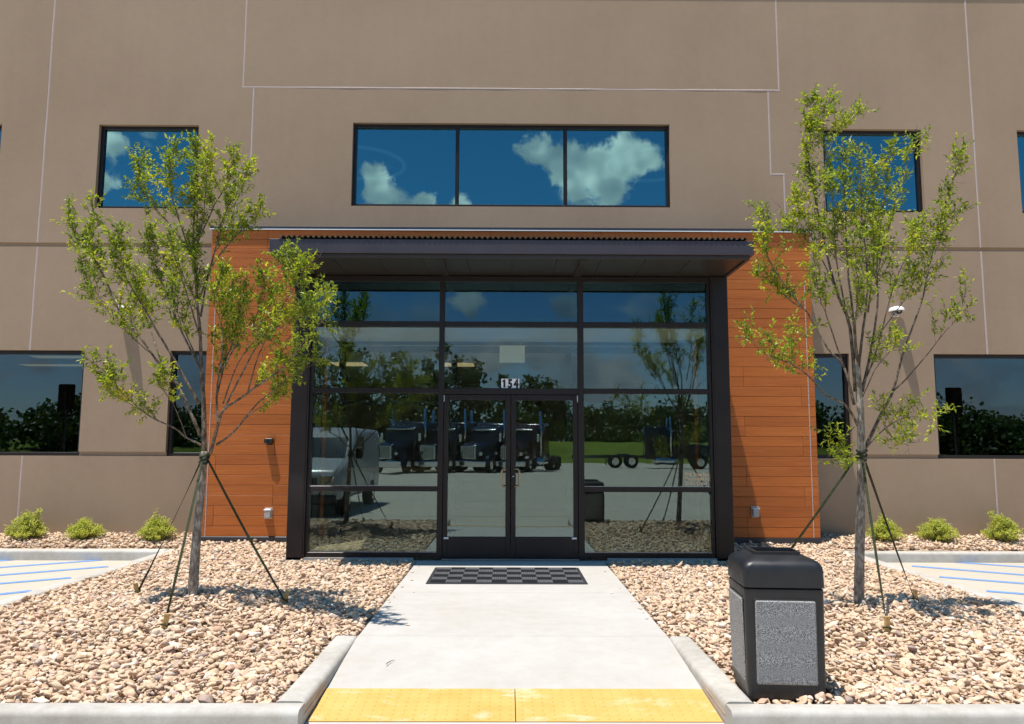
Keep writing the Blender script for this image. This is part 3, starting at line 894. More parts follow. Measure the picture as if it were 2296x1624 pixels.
# inner frame of the vestibule
inn = MB().box(X(-3.6), X(3.6), 12.0, 12.1, 2.93, 3.02)
inn = inn.build('inner_frame', 'dark_bronze', bld)
for a in (-2.62, -.88, .90, 2.62): bx('inner_post', 'dark_bronze', (X(a) - .045, X(a) + .045, 12.002, 12.098, 0, 2.93), inn)
bx('inner_rail', 'dark_bronze', (X(-2.575), X(-.925), 12.01, 12.09, 2.1, 2.16), inn)
bx('inner_rail', 'dark_bronze', (X(.945), X(2.575), 12.01, 12.09, 2.1, 2.16), inn)
sgn_ = tag(empty('hanging_sign', (X(.02), 11.6, 2.72)), 'blank white panel hanging inside above the entrance doors', 'sign')
bx('board', 'sticker_white', (-.19, .19, -.006, .006, 0, .26), sgn_)
for a in (-.13, .13): bx('hook', 'dark_bronze', (a - .05, a + .05, -.004, .004, .262, .272), sgn_); bx('wire', 'steel', (a - .002, a + .002, -.002, .002, .272, .355), sgn_)
LAMP_LABELS = {}


def troffer(x, y, z, w, d, label):
    o = tag(empty('ceiling_lamp', (x, y, z)), label, 'lamp', 'ceiling lamps inside the building')
    bx('diffuser', 'lamp_panel', (-w / 2, w / 2, -d / 2, d / 2, -.02, -.012), o); bx('housing', 'white_enamel', (-w / 2 - .02, w / 2 + .02, -d / 2 - .02, d / 2 + .02, -.0119, -.001), o)


troffer(-2.98, 14.6, 3.02, .6, .6, 'lit ceiling panel seen through the left entrance pane')
troffer(-.93, 14.6, 3.02, .6, .6, 'lit ceiling panel seen above the left door leaf')
desk = tag(empty('reception_desk', (X(-2.2), 15.4, 0)), 'wooden reception desk inside behind the left entrance pane', 'desk')
bx('counter', 'stake_wood', (-.9, .9, -.35, .35, 1.0, 1.05), desk, bevel=.006); bx('front_panel', 'interior_beige', (-.85, .85, -.3, -.25, 0, .999), desk); bx('side_panel', 'interior_beige', (-.85, -.8, -.249, .3, 0, .999), desk); bx('side_panel', 'interior_beige', (.8, .85, -.249, .3, 0, .999), desk)
for s, nm in ((-1, 'left'), (1, 'right')):
    a, b = mir(s, 3.75, 12.5); room(nm + '_office', a, b, YM + .262, 18.5, .0, 3.02, 'interior_dark')
    a, b = mir(s, 4.6, 12.5); room(nm + '_upper_room', a, b, YM + .262, 18.0, 4.9, 7.4, 'interior_dark', 'interior_beige')
room('central_upper_room', X(-4.5), X(4.5), YM + .262, 18.0, 4.9, 7.4, 'interior_dark', 'interior_beige')
troffer(X(-7.75), 13.6, 3.02, 1.2, .3, 'long lit ceiling strip nearest the big left ground floor window')
troffer(X(-8.6), 15.0, 3.02, 1.6, .3, 'long lit ceiling strip deeper behind the big left ground floor window')
troffer(X(-7.9), 16.6, 3.02, 1.2, .3, 'rearmost lit ceiling strip behind the big left ground floor window')


def ring_lamp(x, y, z, r, label):
    o = tag(empty('ring_pendant', (x, y, z)), label, 'lamp', 'ring pendants on the upper floor')
    pts = [(r * math.cos(2 * math.pi * k / 40), r * math.sin(2 * math.pi * k / 40), 0) for k in range(41)]
    MB().tube(pts, .035, 8, False).build('ring', 'ring_glow', o, True)
    for k in range(3):
        a = 2 * math.pi * k / 3
        MB().tube([(r * math.cos(a), r * math.sin(a), .03), (0, 0, 7.4 - z)], .003, 4).build('cable', 'steel', o)


ring_lamp(X(-2.9), 14.4, 6.85, .85, 'ring shaped pendant lamp behind the left pane of the wide upper window')
ring_lamp(X(2.7), 14.4, 6.85, .85, 'ring shaped pendant lamp behind the right pane of the wide upper window')

# ------------------------------------------------------------------ wall fittings
def flood_lamp(loc, label):
    o = tag(empty('wall_lamp', loc), label, 'lamp', 'white lamps on the taupe wall')
    bx('back_plate', 'white_enamel', (-.06, .06, -.02, 0, -.075, .06), o, bevel=.006)
    secs = []
    for k in range(7):                          # rounded hood
        a = k / 6 * math.pi / 2; q = math.cos(a) ** .6 if k < 6 else .02
        secs.append([(.105 * q * math.cos(th), -.018 - .15 * q * max(0, math.sin(th)), .075 * math.sin(a)) for th in [math.pi * j / 12 for j in range(13)]] + [(0, -.018, .075 * math.sin(a))])
    h = MB().loft(secs).build('hood', 'white_enamel', o, True); smooth_by_angle(h, .9)
    secs = []
    for k in range(6):
        a = k / 5 * math.pi / 2; q = math.cos(a) if k < 5 else .05
        secs.append([(.075 * q * math.cos(th), -.019 - .095 * q * max(0, math.sin(th)), -.012 - .06 * math.sin(a)) for th in [math.pi * j / 12 for j in range(13)]] + [(0, -.019, -.012 - .06 * math.sin(a))])
    l = MB().loft(secs).build('lens', 'grey_cover', o, True); smooth_by_angle(l, .9)
    MB().tube([(0, -.02, -.004), (0, -.11, -.004)], .05, 12).build('gap_shade', 'black_plastic', o)  # black plug standing in for the dark gap between hood and lens
    o.scale = (1.05, 1.35, 1.05)
    return o


p = at_y(284, 697, YM); flood_lamp((p.x, YM, p.z), 'white dome lamp on the taupe wall left of the wood cladding')
p = at_y(2006, 700, YM); flood_lamp((p.x, YM, p.z), 'white dome lamp on the taupe wall right of the wood cladding')
p = at_y(605, 989, YW)
o = tag(empty('wall_camera', (p.x, YW, p.z)), 'small black camera housing on the left wood cladding', 'camera')
secs = [[(x, y, z) for x, z, y in [(q[0], q[1], yy) for q in rrect(.062, .036, .02, 0)]] for yy in (-.001, -.085)]
MB().loft(secs).build('housing', 'black_plastic', o, bevel=.004)
MB().tube([(.0, -.085, -.005), (0, -.093, -.005)], .018, 14).build('lens', 'car_glass', o)
bx('mount', 'black_plastic', (-.03, .03, -.03, -.0005, -.055, -.036), o, bevel=.004)
for (x, y, lb) in ((602, 1151, 'grey weatherproof outlet cover low on the left wood cladding'), (1693, 1148, 'grey weatherproof outlet cover low on the right wood cladding')):
    p = at_y(x, y, YW)
    o = tag(empty('outlet_cover', (p.x, YW, p.z)), lb, 'outlet cover', 'outlet covers on the wood cladding')
    secs = [[(q[0], yy, q[1]) for q in rrect(.052 * k, .072 * k, .014, 0)] for yy, k in ((-.001, 1.05), (-.02, 1.05), (-.021, .93), (-.055, .88), (-.062, .78))]
    MB().loft(secs).build('cover', 'grey_cover', o, bevel=0)
    MB().loft([[(q[0], yy, q[1]) for q in rrect(.058, .079, .016, 0)] for yy in (-.0005, -.012)]).build('base', 'white_enamel', o)
    bx('latch', 'white_enamel', (-.055, .055, -.067, -.061, .045, .058), o, bevel=.002)

# ------------------------------------------------------------------ door mat
mx0, mx1, my0, my1 = -.86, .875, 8.49, 9.62
matO = tag(empty('door_mat', ((mx0 + mx1) / 2, (my0 + my1) / 2, 0)), 'black and grey checkered rubber mat before the entrance doors', 'mat')
hw, hd = (mx1 - mx0) / 2, (my1 - my0) / 2
MB().loft([rrect(hw, hd, .01, .002, 2), rrect(hw, hd, .01, .006, 2), rrect(hw - .02, hd - .02, .01, .010, 2)]).build('base', 'mat_base', matO)
tw, td = (2 * hw - .08) / 10, (2 * hd - .08) / 6
T_A = MB(); T_B = MB()
for k in range(7):
    T_A.box(-tw / 2 + .003, tw / 2 - .003, -td / 2 + .006 + k * td / 7, -td / 2 + k * td / 7 + td / 7 - .004, .0, .005)
for k in range(7):
    T_B.box(-tw / 2 + .004 + k * tw / 7, -tw / 2 + k * tw / 7 + tw / 7 - .004, -td / 2 + .003, td / 2 - .003, .0, .005)
ta, tb = None, None
for j in range(6):
    for i in range(10):
        dark = (i + j) % 2 == 0
        if dark:
            if ta is None: ta = o = T_A.build('tile', 'mat_dark', matO)
            else: o = ta.copy(); COL.objects.link(o); o.parent = matO
        else:
            if tb is None: tb = o = T_B.build('tile', 'mat_light', matO)
            else: o = tb.copy(); COL.objects.link(o); o.parent = matO
        o.location = (-hw + .04 + (i + .5) * tw, -hd + .04 + (j + .5) * td, .0102)

# ------------------------------------------------------------------ litter bin
binO = tag(empty('litter_bin', (BIN_C.x, BIN_C.y, -.03), BIN_ROT), 'black litter bin with speckled grey stone panels on the gravel', 'litter bin')
R = .03
body = MB().loft([rrect(.205, .205, .025, 0.0), rrect(.222, .222, R, .012), rrect(.228, .228, R, .10), rrect(.233, .233, R, .60), rrect(.233, .233, R, .643), rrect(.226, .226, R, .650)])
b = body.build('body', 'bin_plastic', binO, True); smooth_by_angle(b, .6)
lid = MB().loft([rrect(.226, .226, R, .652), rrect(.238, .238, R, .656), rrect(.238, .238, R, .665), rrect(.237, .237, .032, .752), rrect(.234, .234, .036, .775), rrect(.224, .224, .045, .796), rrect(.200, .200, .055, .812),
                  rrect(.160, .150, .05, .826), rrect(.140, .115, .02, .832), rrect(.140, .115, .02, .850), rrect(.124, .099, .015, .851), rrect(.122, .097, .015, .79)], (True, False))
l = lid.build('lid', 'bin_plastic', binO, True); smooth_by_angle(l, .55)
MB().loft([rrect(.1225, .0975, .015, .784), rrect(.1225, .0975, .015, .79)]).build('throat', 'black_plastic', binO)
for k in range(4):
    a = k * math.pi / 2; Rm = Matrix.Rotation(a, 4, 'Z')
    def plate(hw_, z0, z1, yo, yi, r, name, mat, par, bev):
        zc, hh = (z0 + z1) / 2, (z1 - z0) / 2
        secs = []
        for yy, ins in ((yi, 0), (yo + bev, 0), (yo, bev)):
            secs.append([Rm @ Vector((q[0], yy - (.0105 * (q[1] / .47)), zc + q[1])) for q in rrect(hw_ - ins, hh - ins, max(r - ins, .003), 0)])
        o_ = MB().loft(secs).build(name, mat, par, True); smooth_by_angle(o_, .5); return o_
    g_ = plate(.186, .088, .590, -.2335, -.20, .016, 'gap_shade', 'black_plastic', binO, .001)  # black plate drawn as the shaded groove round the stone panel
    plate(.178, .096, .582, -.2405, -.21, .014, 'stone_panel', 'speckle_stone', binO, .008)

# ------------------------------------------------------------------ trees
def bez(pts, n):
    # smooth polyline through the points
    P = [pts[0]] + list(pts) + [pts[-1]]; out = []
    m_ = len(pts) - 1
    for i in range(n + 1):
        u = i / n * m_; k = min(int(u), m_ - 1); f = u - k
        a, b, c, d = P[k], P[k + 1], P[k + 2], P[k + 3]
        out.append(.5 * ((2 * b) + (c - a) * f + (2 * a - 5 * b + 4 * c - d) * f * f + (3 * b - a - 3 * c + d) * f ** 3))
    return out


class Leaves:
    def __init__(s): s.v = []; s.f = []
    def leaf(s, p, d, n, L, w):
        side = d.cross(n)
        if side.length < 1e-4: return
        side.normalize(); nn = side.cross(d).normalized()
        o = len(s.v)
        m_ = p + d * (L * .45)
        s.v += [p, m_ + side * (w / 2) + nn * (L * .05), p + d * L - nn * (L * .12), m_ - side * (w / 2) + nn * (L * .05)]
        s.f += [(o, o + 1, o + 2), (o, o + 2, o + 3)]
    def build(s, name, mat, parent):
        me = bpy.data.meshes.new(name); me.from_pydata([tuple(v) for v in s.v], [], s.f); me.materials.append(MATS[mat])
        o = bpy.data.objects.new(name, me); COL.objects.link(o); o.parent = parent; return o


def rv(R): return Vector((R.gauss(0, 1), R.gauss(0, 1), R.gauss(0, 1))).normalized()


def tree(name, root, label, trunk_px, limbs, seed, leafiness=1.0, base_r=.047):
    Rn = random.Random(seed)
    t_ = tag(empty(name, root), label, 'tree', 'young staked trees beside the walk')
    low_ = lambda y: y + .05 * max(0.0, 900 - y)       # keep the sprigs above the limb tips inside the crown
    loc = lambda px_, Y: at_y(px_[0], low_(px_[1]), Y) - root
    tp = [loc(p, root.y) for p in trunk_px]; tp[0] = Vector((0, 0, -.12)); 
    pts = bez(tp, 24); n = len(pts)
    rad = [(base_r * 1.25 if i == 0 else base_r) * (1 - .42 * i / (n - 1)) * (1 + .05 * mnoise.noise(Vector((i * .8, seed, 0)))) for i in range(n)]
    MB().tube(pts, rad, 14).build('trunk', 'bark', t_, True)
    lv = Leaves(); tw = MB(); tipw = MB()
    up = Vector((0, 0, 1))
    for li, (px_, lean, r0, dens, t0) in enumerate(limbs):
        k = len(px_)
        P = [loc(p, root.y + lean * (i / (k - 1)) ** 1.15) for i, p in enumerate(px_)]
        C = bez(P, 22); L = sum((C[i + 1] - C[i]).length for i in range(22))
        C = [c + Vector((mnoise.noise(Vector((i * .45, li * 3.1, seed))), mnoise.noise(Vector((i * .45, li * 3.1, seed + 5))), 0)) * .022 * (i / 22) for i, c in enumerate(C)]
        rad = [max(.0024, r0 * .82 * (1 - .86 * (i / 22) ** .7)) for i in range(23)]
        MB().tube(C, rad, 7).build('limb', 'limb_bark', t_, True)
        nt = int(L * 10.5 * dens) + 3
        for q in range(nt):
            u = t0 + (.985 - t0) * (q + Rn.random()) / nt; f = u * 22; i = min(int(f), 21)
            p = C[i].lerp(C[i + 1], f - i); tg = (C[i + 1] - C[i]).normalized()
            d = (tg * .8 + up * .42 + rv(Rn) * .95).normalized()
            ln = Rn.uniform(.08, .50) * (1.15 - .9 * u)
            tp_ = [p]; dd = d.copy()
            for s_ in range(4):
                dd = (dd + up * .12 + rv(Rn) * .16).normalized(); tp_.append(tp_[-1] + dd * (ln / 4))
            r_ = max(.0016, rad[i] * .4)
            tw.tube(tp_, [r_ * (1 - .16 * s_) for s_ in range(5)], 4, False)
            bare = Rn.random() < .10
            subs = [(tp_, ln)]
            for s_ in range(Rn.randint(2, 5)):
                b0 = tp_[Rn.randint(1, 4)]; d2 = (dd * .5 + rv(Rn) * .9 + up * .2).normalized(); l2 = Rn.uniform(.05, .15)
                sp = [b0, b0 + d2 * l2 * .5, b0 + (d2 + up * .1).normalized() * l2]
                tw.tube(sp, [.0015, .0012, .0008], 3, False); subs.append((sp, l2))
            if bare: continue
            for sp, l_ in subs:
                nl = int(l_ / .0135 * leafiness) + 2
                for m2 in range(nl):
                    u2 = (.18 + .85 * (m2 + Rn.random()) / nl) * (len(sp) - 1); k2 = min(int(u2), len(sp) - 2)
                    pp = sp[k2].lerp(sp[k2 + 1], min(1, u2 - k2)); td_ = (sp[k2 + 1] - sp[k2]).normalized()
                    dl = (td_ * .75 + rv(Rn) * .8 + Vector((0, 0, -.12))).normalized()
                    nl_ = (up + rv(Rn) * .75).normalized()
                    l3 = Rn.uniform(.028, .054)
                    lv.leaf(pp, dl, nl_, l3, l3 * Rn.uniform(.34, .46))
    tw.build('twigs', 'limb_bark', t_, True, recalc=False)
    lv.build('crown', 'tree_leaf', t_)
    return t_, lv


LIMBS_L = [
    ([(458, 1012), (457, 906), (452, 829), (449, 751), (443, 669), (437, 580), (433, 522), (437, 434), (440, 345), (428, 292)], -.05, .030, 1.5, .42),
    ([(449, 975), (399, 863), (368, 829), (312, 745), (275, 707), (222, 581), (193, 537), (169, 507), (153, 440)], .3, .021, .95, .45),
    ([(275, 707), (240, 620), (214, 560), (203, 500), (208, 442)], .15, .010, 1.3, .3),
    ([(446, 906), (390, 801), (337, 707), (300, 640), (272, 575), (268, 505)], -.35, .019, 1.45, .4),
    ([(455, 1000), (418, 981), (390, 959), (337, 934), (281, 888), (244, 838), (196, 799)], -.45, .014, 1.2, .42),
    ([(337, 934), (290, 905), (255, 885), (236, 862)], -.5, .007, 1.2, .35),
    ([(471, 1018), (489, 953), (502, 919), (555, 882), (611, 838), (654, 798), (685, 751), (738, 698)], -.75, .022, 1.2, .45),
    ([(486, 997), (524, 969), (580, 903), (617, 872), (648, 844), (704, 812)], -.35, .015, 1.0, .5),
    ([(489, 953), (486, 888), (492, 838), (520, 767), (533, 704), (548, 620)], .35, .016, 1.5, .38),
    ([(443, 669), (470, 590), (487, 522), (502, 463), (535, 395), (562, 345)], .25, .014, 1.35, .3),
    ([(450, 700), (472, 590), (520, 520), (560, 480), (590, 440)], .45, .013, 1.15, .4),
    ([(433, 560), (384, 487), (340, 434), (309, 384), (319, 336)], .3, .012, 1.35, .28),
    ([(435, 580), (399, 463), (378, 375), (393, 306)], -.3, .012, 1.5, .3),
    ([(437, 560), (455, 470), (462, 390), (468, 318)], -.35, .012, 1.6, .3),
    ([(437, 540), (480, 440), (512, 380), (520, 335)], -.1, .011, 1.4, .3),
    ([(502, 919), (560, 800), (625, 690), (665, 620), (700, 572)], -.65, .013, 1.0, .55),
    ([(640, 680), (640, 610), (628, 552)], -.6, .006, .8, .5),
    ([(492, 838), (545, 740), (590, 665), (592, 605)], -.1, .012, 1.6, .3),
    ([(640, 760), (700, 690), (730, 650)], -.8, .007, 1.2, .2),
    ([(452, 829), (400, 720), (372, 640), (340, 560), (330, 500)], .5, .015, 1.35, .4),
    ([(449, 751), (420, 650), (398, 580), (380, 520)], -.6, .012, 1.3, .4),
    ([(486, 888), (505, 800), (510, 700), (520, 610)], .6, .012, 1.35, .4),
    ([(555, 882), (580, 790), (615, 730), (660, 700)], -.2, .010, 1.35, .35),
    ([(500, 905), (530, 820), (570, 760), (640, 720), (690, 690)], -.55, .010, 1.4, .35),
    ([(492, 838), (500, 740), (480, 660), (500, 590)], -.5, .011, 1.4, .35),
    ([(524, 969), (560, 930), (600, 905), (630, 895)], .2, .007, .8, .4),
    ([(452, 829), (425, 760), (400, 700), (395, 630)], .1, .011, 1.2, .35),
    ([(368, 829), (340, 740), (320, 680), (300, 600)], .55, .011, 1.2, .35),
    ([(399, 863), (350, 800), (320, 770), (250, 700), (190, 590)], -.1, .011, .7, .5),
    ([(418, 981), (395, 920), (370, 880), (350, 850)], -.3, .008, .8, .4),
    ([(312, 745), (262, 690), (215, 665), (188, 610), (180, 575)], .4, .008, .9, .45),
]
treeL, lvL = tree('young_tree', T1, 'young leafy tree staked on the gravel left of the walk', [(432, 1350), (436, 1270), (443, 1180), (452, 1090), (458, 1012)], LIMBS_L, 3)
LIMBS_R = [
    ([(1924, 955), (1896, 908), (1853, 886), (1821, 849), (1775, 812), (1719, 790), (1671, 746)], -.45, .017, 1.15, .5),
    ([(1775, 812), (1780, 770), (1800, 740)], -.3, .007, 1.2, .3),
    ([(1915, 908), (1893, 821), (1853, 771), (1809, 690), (1775, 665), (1740, 630), (1700, 590)], .3, .017, .95, .55),
    ([(1809, 690), (1760, 625), (1730, 580), (1712, 520), (1705, 442)], .1, .010, 1.3, .42),
    ([(1918, 877), (1905, 721), (1877, 644), (1847, 518), (1826, 400), (1812, 312), (1817, 253), (1823, 192)], .25, .022, 1.15, .42),
    ([(1847, 518), (1848, 400), (1850, 312), (1847, 239), (1862, 185)], .15, .010, 1.0, .25),
    ([(1852, 330), (1872, 275), (1888, 253), (1922, 222)], .2, .006, .9, .4),
    ([(1921, 800), (1912, 690), (1900, 577), (1894, 430), (1890, 305)], -.25, .019, 1.25, .45),
    ([(1924, 827), (1940, 690), (1946, 606), (1932, 459), (1925, 296)], -.45, .018, 1.25, .45),
    ([(1933, 877), (1955, 768), (1968, 659), (1967, 548), (1985, 400), (2000, 296)], .3, .019, 1.2, .45),
    ([(1967, 600), (1985, 518), (2026, 371), (2058, 282)], .1, .012, .95, .3),
    ([(1940, 1004), (1975, 930), (2002, 877), (2024, 790), (2061, 681), (2080, 597), (2105, 489), (2141, 371), (2157, 312)], .35, .021, 1.05, .55),
    ([(2002, 877), (2036, 843), (2083, 784), (2126, 728), (2157, 681), (2164, 625)], -.2, .010, .40, .4),
    ([(1938, 1010), (1985, 960), (2040, 935), (2092, 945)], -.5, .010, 1.3, .3),
    ([(1985, 960), (2010, 990), (2050, 992)], -.55, .006, 1.3, .3),
    ([(1915, 958), (1893, 986), (1884, 1020), (1876, 1045)], -.3, .007, 1.3, .35),
    ([(1877, 644), (1840, 560), (1800, 505), (1766, 462)], .4, .010, 1.15, .35),
    ([(1840, 560), (1815, 500), (1800, 450), (1794, 410)], .2, .008, 1.2, .3),
    ([(1926, 877), (1960, 800), (1985, 700), (2010, 610), (2040, 540), (2060, 480)], -.3, .013, .75, .45),
    ([(1905, 721), (1880, 600), (1870, 480), (1868, 380)], -.3, .013, 1.25, .4),
    ([(1946, 690), (1960, 560), (1955, 450), (1962, 350)], .05, .012, 1.2, .4),
    ([(1924, 830), (1918, 720), (1925, 620), (1912, 520)], -.7, .012, 1.25, .3),
    ([(1893, 821), (1860, 720), (1835, 640), (1822, 560)], -.35, .011, 1.2, .4),
    ([(1955, 768), (2000, 700), (2040, 640), (2046, 590)], .4, .009, .9, .4),
    ([(1930, 900), (1960, 830), (1990, 790), (2010, 770)], -.45, .008, 1.1, .3),
    ([(2080, 597), (2100, 540), (2120, 500), (2150, 450)], .4, .006, .8, .3),
]
treeR, lvR = tree('young_tree', T2, 'taller sparse young tree staked on the gravel right of the walk', [(1925, 1370), (1927, 1270), (1929, 1180), (1931, 1095), (1932, 1017), (1930, 940), (1926, 877), (1922, 815)], LIMBS_R, 8, .9, .044)


# straps and stakes
def strap(p0, p1, label, seed):
    p0, p1 = Vector(p0), Vector(p1); d = (p1 - p0); L = d.length; dn = d.normalized(); side = dn.cross(Vector((0, 0, 1))).normalized(); nrm = side.cross(dn)
    mb = MB(); secs = []; n = 18
    for i in range(n + 1):
        u = i / n; c = d * u + Vector((0, 0, -.02 * math.sin(math.pi * u))); a = seed + 1.9 * u + .2 * math.sin(7 * u)
        w = (side * math.cos(a) + nrm * math.sin(a)) * .0105; t_ = (nrm * math.cos(a) - side * math.sin(a)) * .0018
        secs.append([c + w + t_, c - w + t_, c - w - t_, c + w - t_])
    o = mb.loft(secs).build('guy_strap', 'strap_web', None); o.location = p0
    return tag(o, label, 'strap', 'guy straps of the young trees')


def stake(p, label, tilt, h=.13):
    o = tag(empty('wooden_stake', p), label, 'stake', 'wooden stakes of the guy straps'); o.rotation_euler = tilt
    bx('post', 'stake_wood', (-.018, .018, -.012, .012, -.2, h), o, bevel=.003)
    MB().tube([(.03 * math.cos(2 * math.pi * k / 12), .022 * math.sin(2 * math.pi * k / 12), h * .35 + .006 * math.sin(k)) for k in range(13)], .006, 6).build('knot', 'strap_web', o)
    return o


fork1 = at_y(457, 1030, T1.y); fork2 = at_y(1931, 1022, T2.y)
for fork, tr, lst in ((fork1, 'left', (((368, 1428), 0.0, -.6, (0, .1, .2), 'in front of the tree'), ((310, 1342), 0.0, .2, (.1, -.25, 0), 'on the far left of the tree'), ((634, 1362), .03, .9, (.1, .32, .3), 'between the tree and the walk'))),
                      (fork2, 'right', (((1990, 1438), 0.0, -.6, (0, .05, .1), 'in front of the tree'), ((2050, 1352), .02, .4, (0, .15, .2), 'on the far right of the tree'), ((1690, 1362), 0.0, .8, (0, -.2, .1), 'behind the litter bin')))):
    for (px_, z, sd_, tl, where) in lst:
        g = at_z(*px_, z); g.z = ground_z(g.x, g.y) + .0
        dirh = Vector((g.x - fork.x, g.y - fork.y, 0)).normalized()
        top = fork + dirh * .032
        strap(top, g + Vector((0, 0, .055)), 'olive strap from the %s tree to the stake %s' % (tr, where), sd_)
        stake(g, 'pale wooden stake of the %s tree standing %s' % (tr, where), tl)
    tied = tag(empty('strap_loop', fork), 'olive webbing wrapped round the fork of the %s tree' % tr, 'strap', 'strap loops on the young trees')
    for k in range(3):
        rr = .036 + .002 * k
        MB().tube([(rr * math.cos(2 * math.pi * j / 16) + .004 * k, rr * math.sin(2 * math.pi * j / 16), -.03 + .032 * k + .012 * math.sin(j * .8 + k)) for j in range(17)], .010, 6).build('wrap', 'strap_web', tied, True)

# ------------------------------------------------------------------ shrubs
SHR = [((58, 1196), .30, .40, 'loose yellow green shrub at the wall, farthest left'), ((188, 1206), .31, .30, 'low wide shrub at the wall between two rounder shrubs on the left'), ((351, 1214), .30, .36, 'rounded shrub with a tall sprig nearest the left tree'),
       ((1984, 1214), .29, .35, 'yellow green shrub just behind the right tree trunk'), ((2102, 1207), .32, .35, 'broad domed shrub in the middle of the three on the right'), ((2250, 1199), .30, .40, 'upright shrub at the wall, farthest right')]
for k, (px_, r, h, lb) in enumerate(SHR):
    r *= .97; h *= .90
    Rn = random.Random(50 + k); p = at_z(px_[0], px_[1], .06)
    p.y = min(p.y, 11.80); p.x = at_y(px_[0], px_[1], p.y).x; p.z = ground_z(p.x, p.y)
    o = tag(empty('shrub', p), lb, 'shrub', 'small shrubs along the wall'); lv = Leaves(); st_ = MB()
    for q in range(170):
        th = Rn.uniform(0, 2 * math.pi); e = Rn.random() ** .7; rr = r * e * Rn.uniform(.8, 1.12); zt = h * (1 - .75 * e * e) * Rn.uniform(.72, 1.12)
        if (k in (2, 3) and q < 3): zt = h * (1.35 if q == 0 else 1.2); rr = .03 + .02 * q; th = 2.5 + q
        if k in (0, 5) and q < 9: zt = h * 1.15; th = (.3 if k == 0 else 2.4) + Rn.uniform(-.5, .5); rr = r * .55
        tip = Vector((rr * math.cos(th), rr * math.sin(th), zt)); b0 = Vector((.25 * tip.x, .25 * tip.y, 0))
        mid = b0.lerp(tip, .5) + Vector((0, 0, .02)); sp = bez([b0 - Vector((0, 0, .03)), mid, tip], 5)
        st_.tube(sp, [.004, .0035, .003, .0025, .002, .0012], 4, False)
        for m_ in range(44):
            u = .25 + .78 * Rn.random(); f = min(u, .999) * 5; i = int(f); pp = sp[i].lerp(sp[i + 1], f - i) + rv(Rn) * .025
            lv.leaf(pp, (rv(Rn) + Vector((0, 0, .3)) + Vector((tip.x, tip.y, 0))).normalized(), (Vector((0, 0, 1)) + rv(Rn) * .7).normalized(), Rn.uniform(.020, .036), Rn.uniform(.011, .019))
    st_.build('stems', 'bark', o, recalc=False); lv.build('foliage', 'shrub_leaf', o)

# small dry twig lying on the walk
pw = at_z(866, 1490, -.035)
tag(MB().tube([(0, 0, .006), (.005, .035, .007), (.02, .075, .008), (.045, .105, .008)], [.0025, .003, .0025, .0012], 5).build('fallen_twig', 'twig_dry', None, True), 'thin curved dry twig lying on the pale ramp', 'twig').location = (pw.x, pw.y, -.040)

# ------------------------------------------------------------------ behind the camera: what the glass mirrors
def wheel(parent, x, y, r, w, name='wheel'):
    o = MB().tube([(x - w / 2, y, r), (x - w / 2 + .03, y, r), (x + w / 2 - .03, y, r), (x + w / 2, y, r)], [r * .93, r, r, r * .93], 20).build(name, 'rubber', parent)
    MB().tube([(x - w / 2 - .012, y, r), (x + w / 2 + .012, y, r)], r * .56, 14).build('rim', 'chrome', o)
    return o


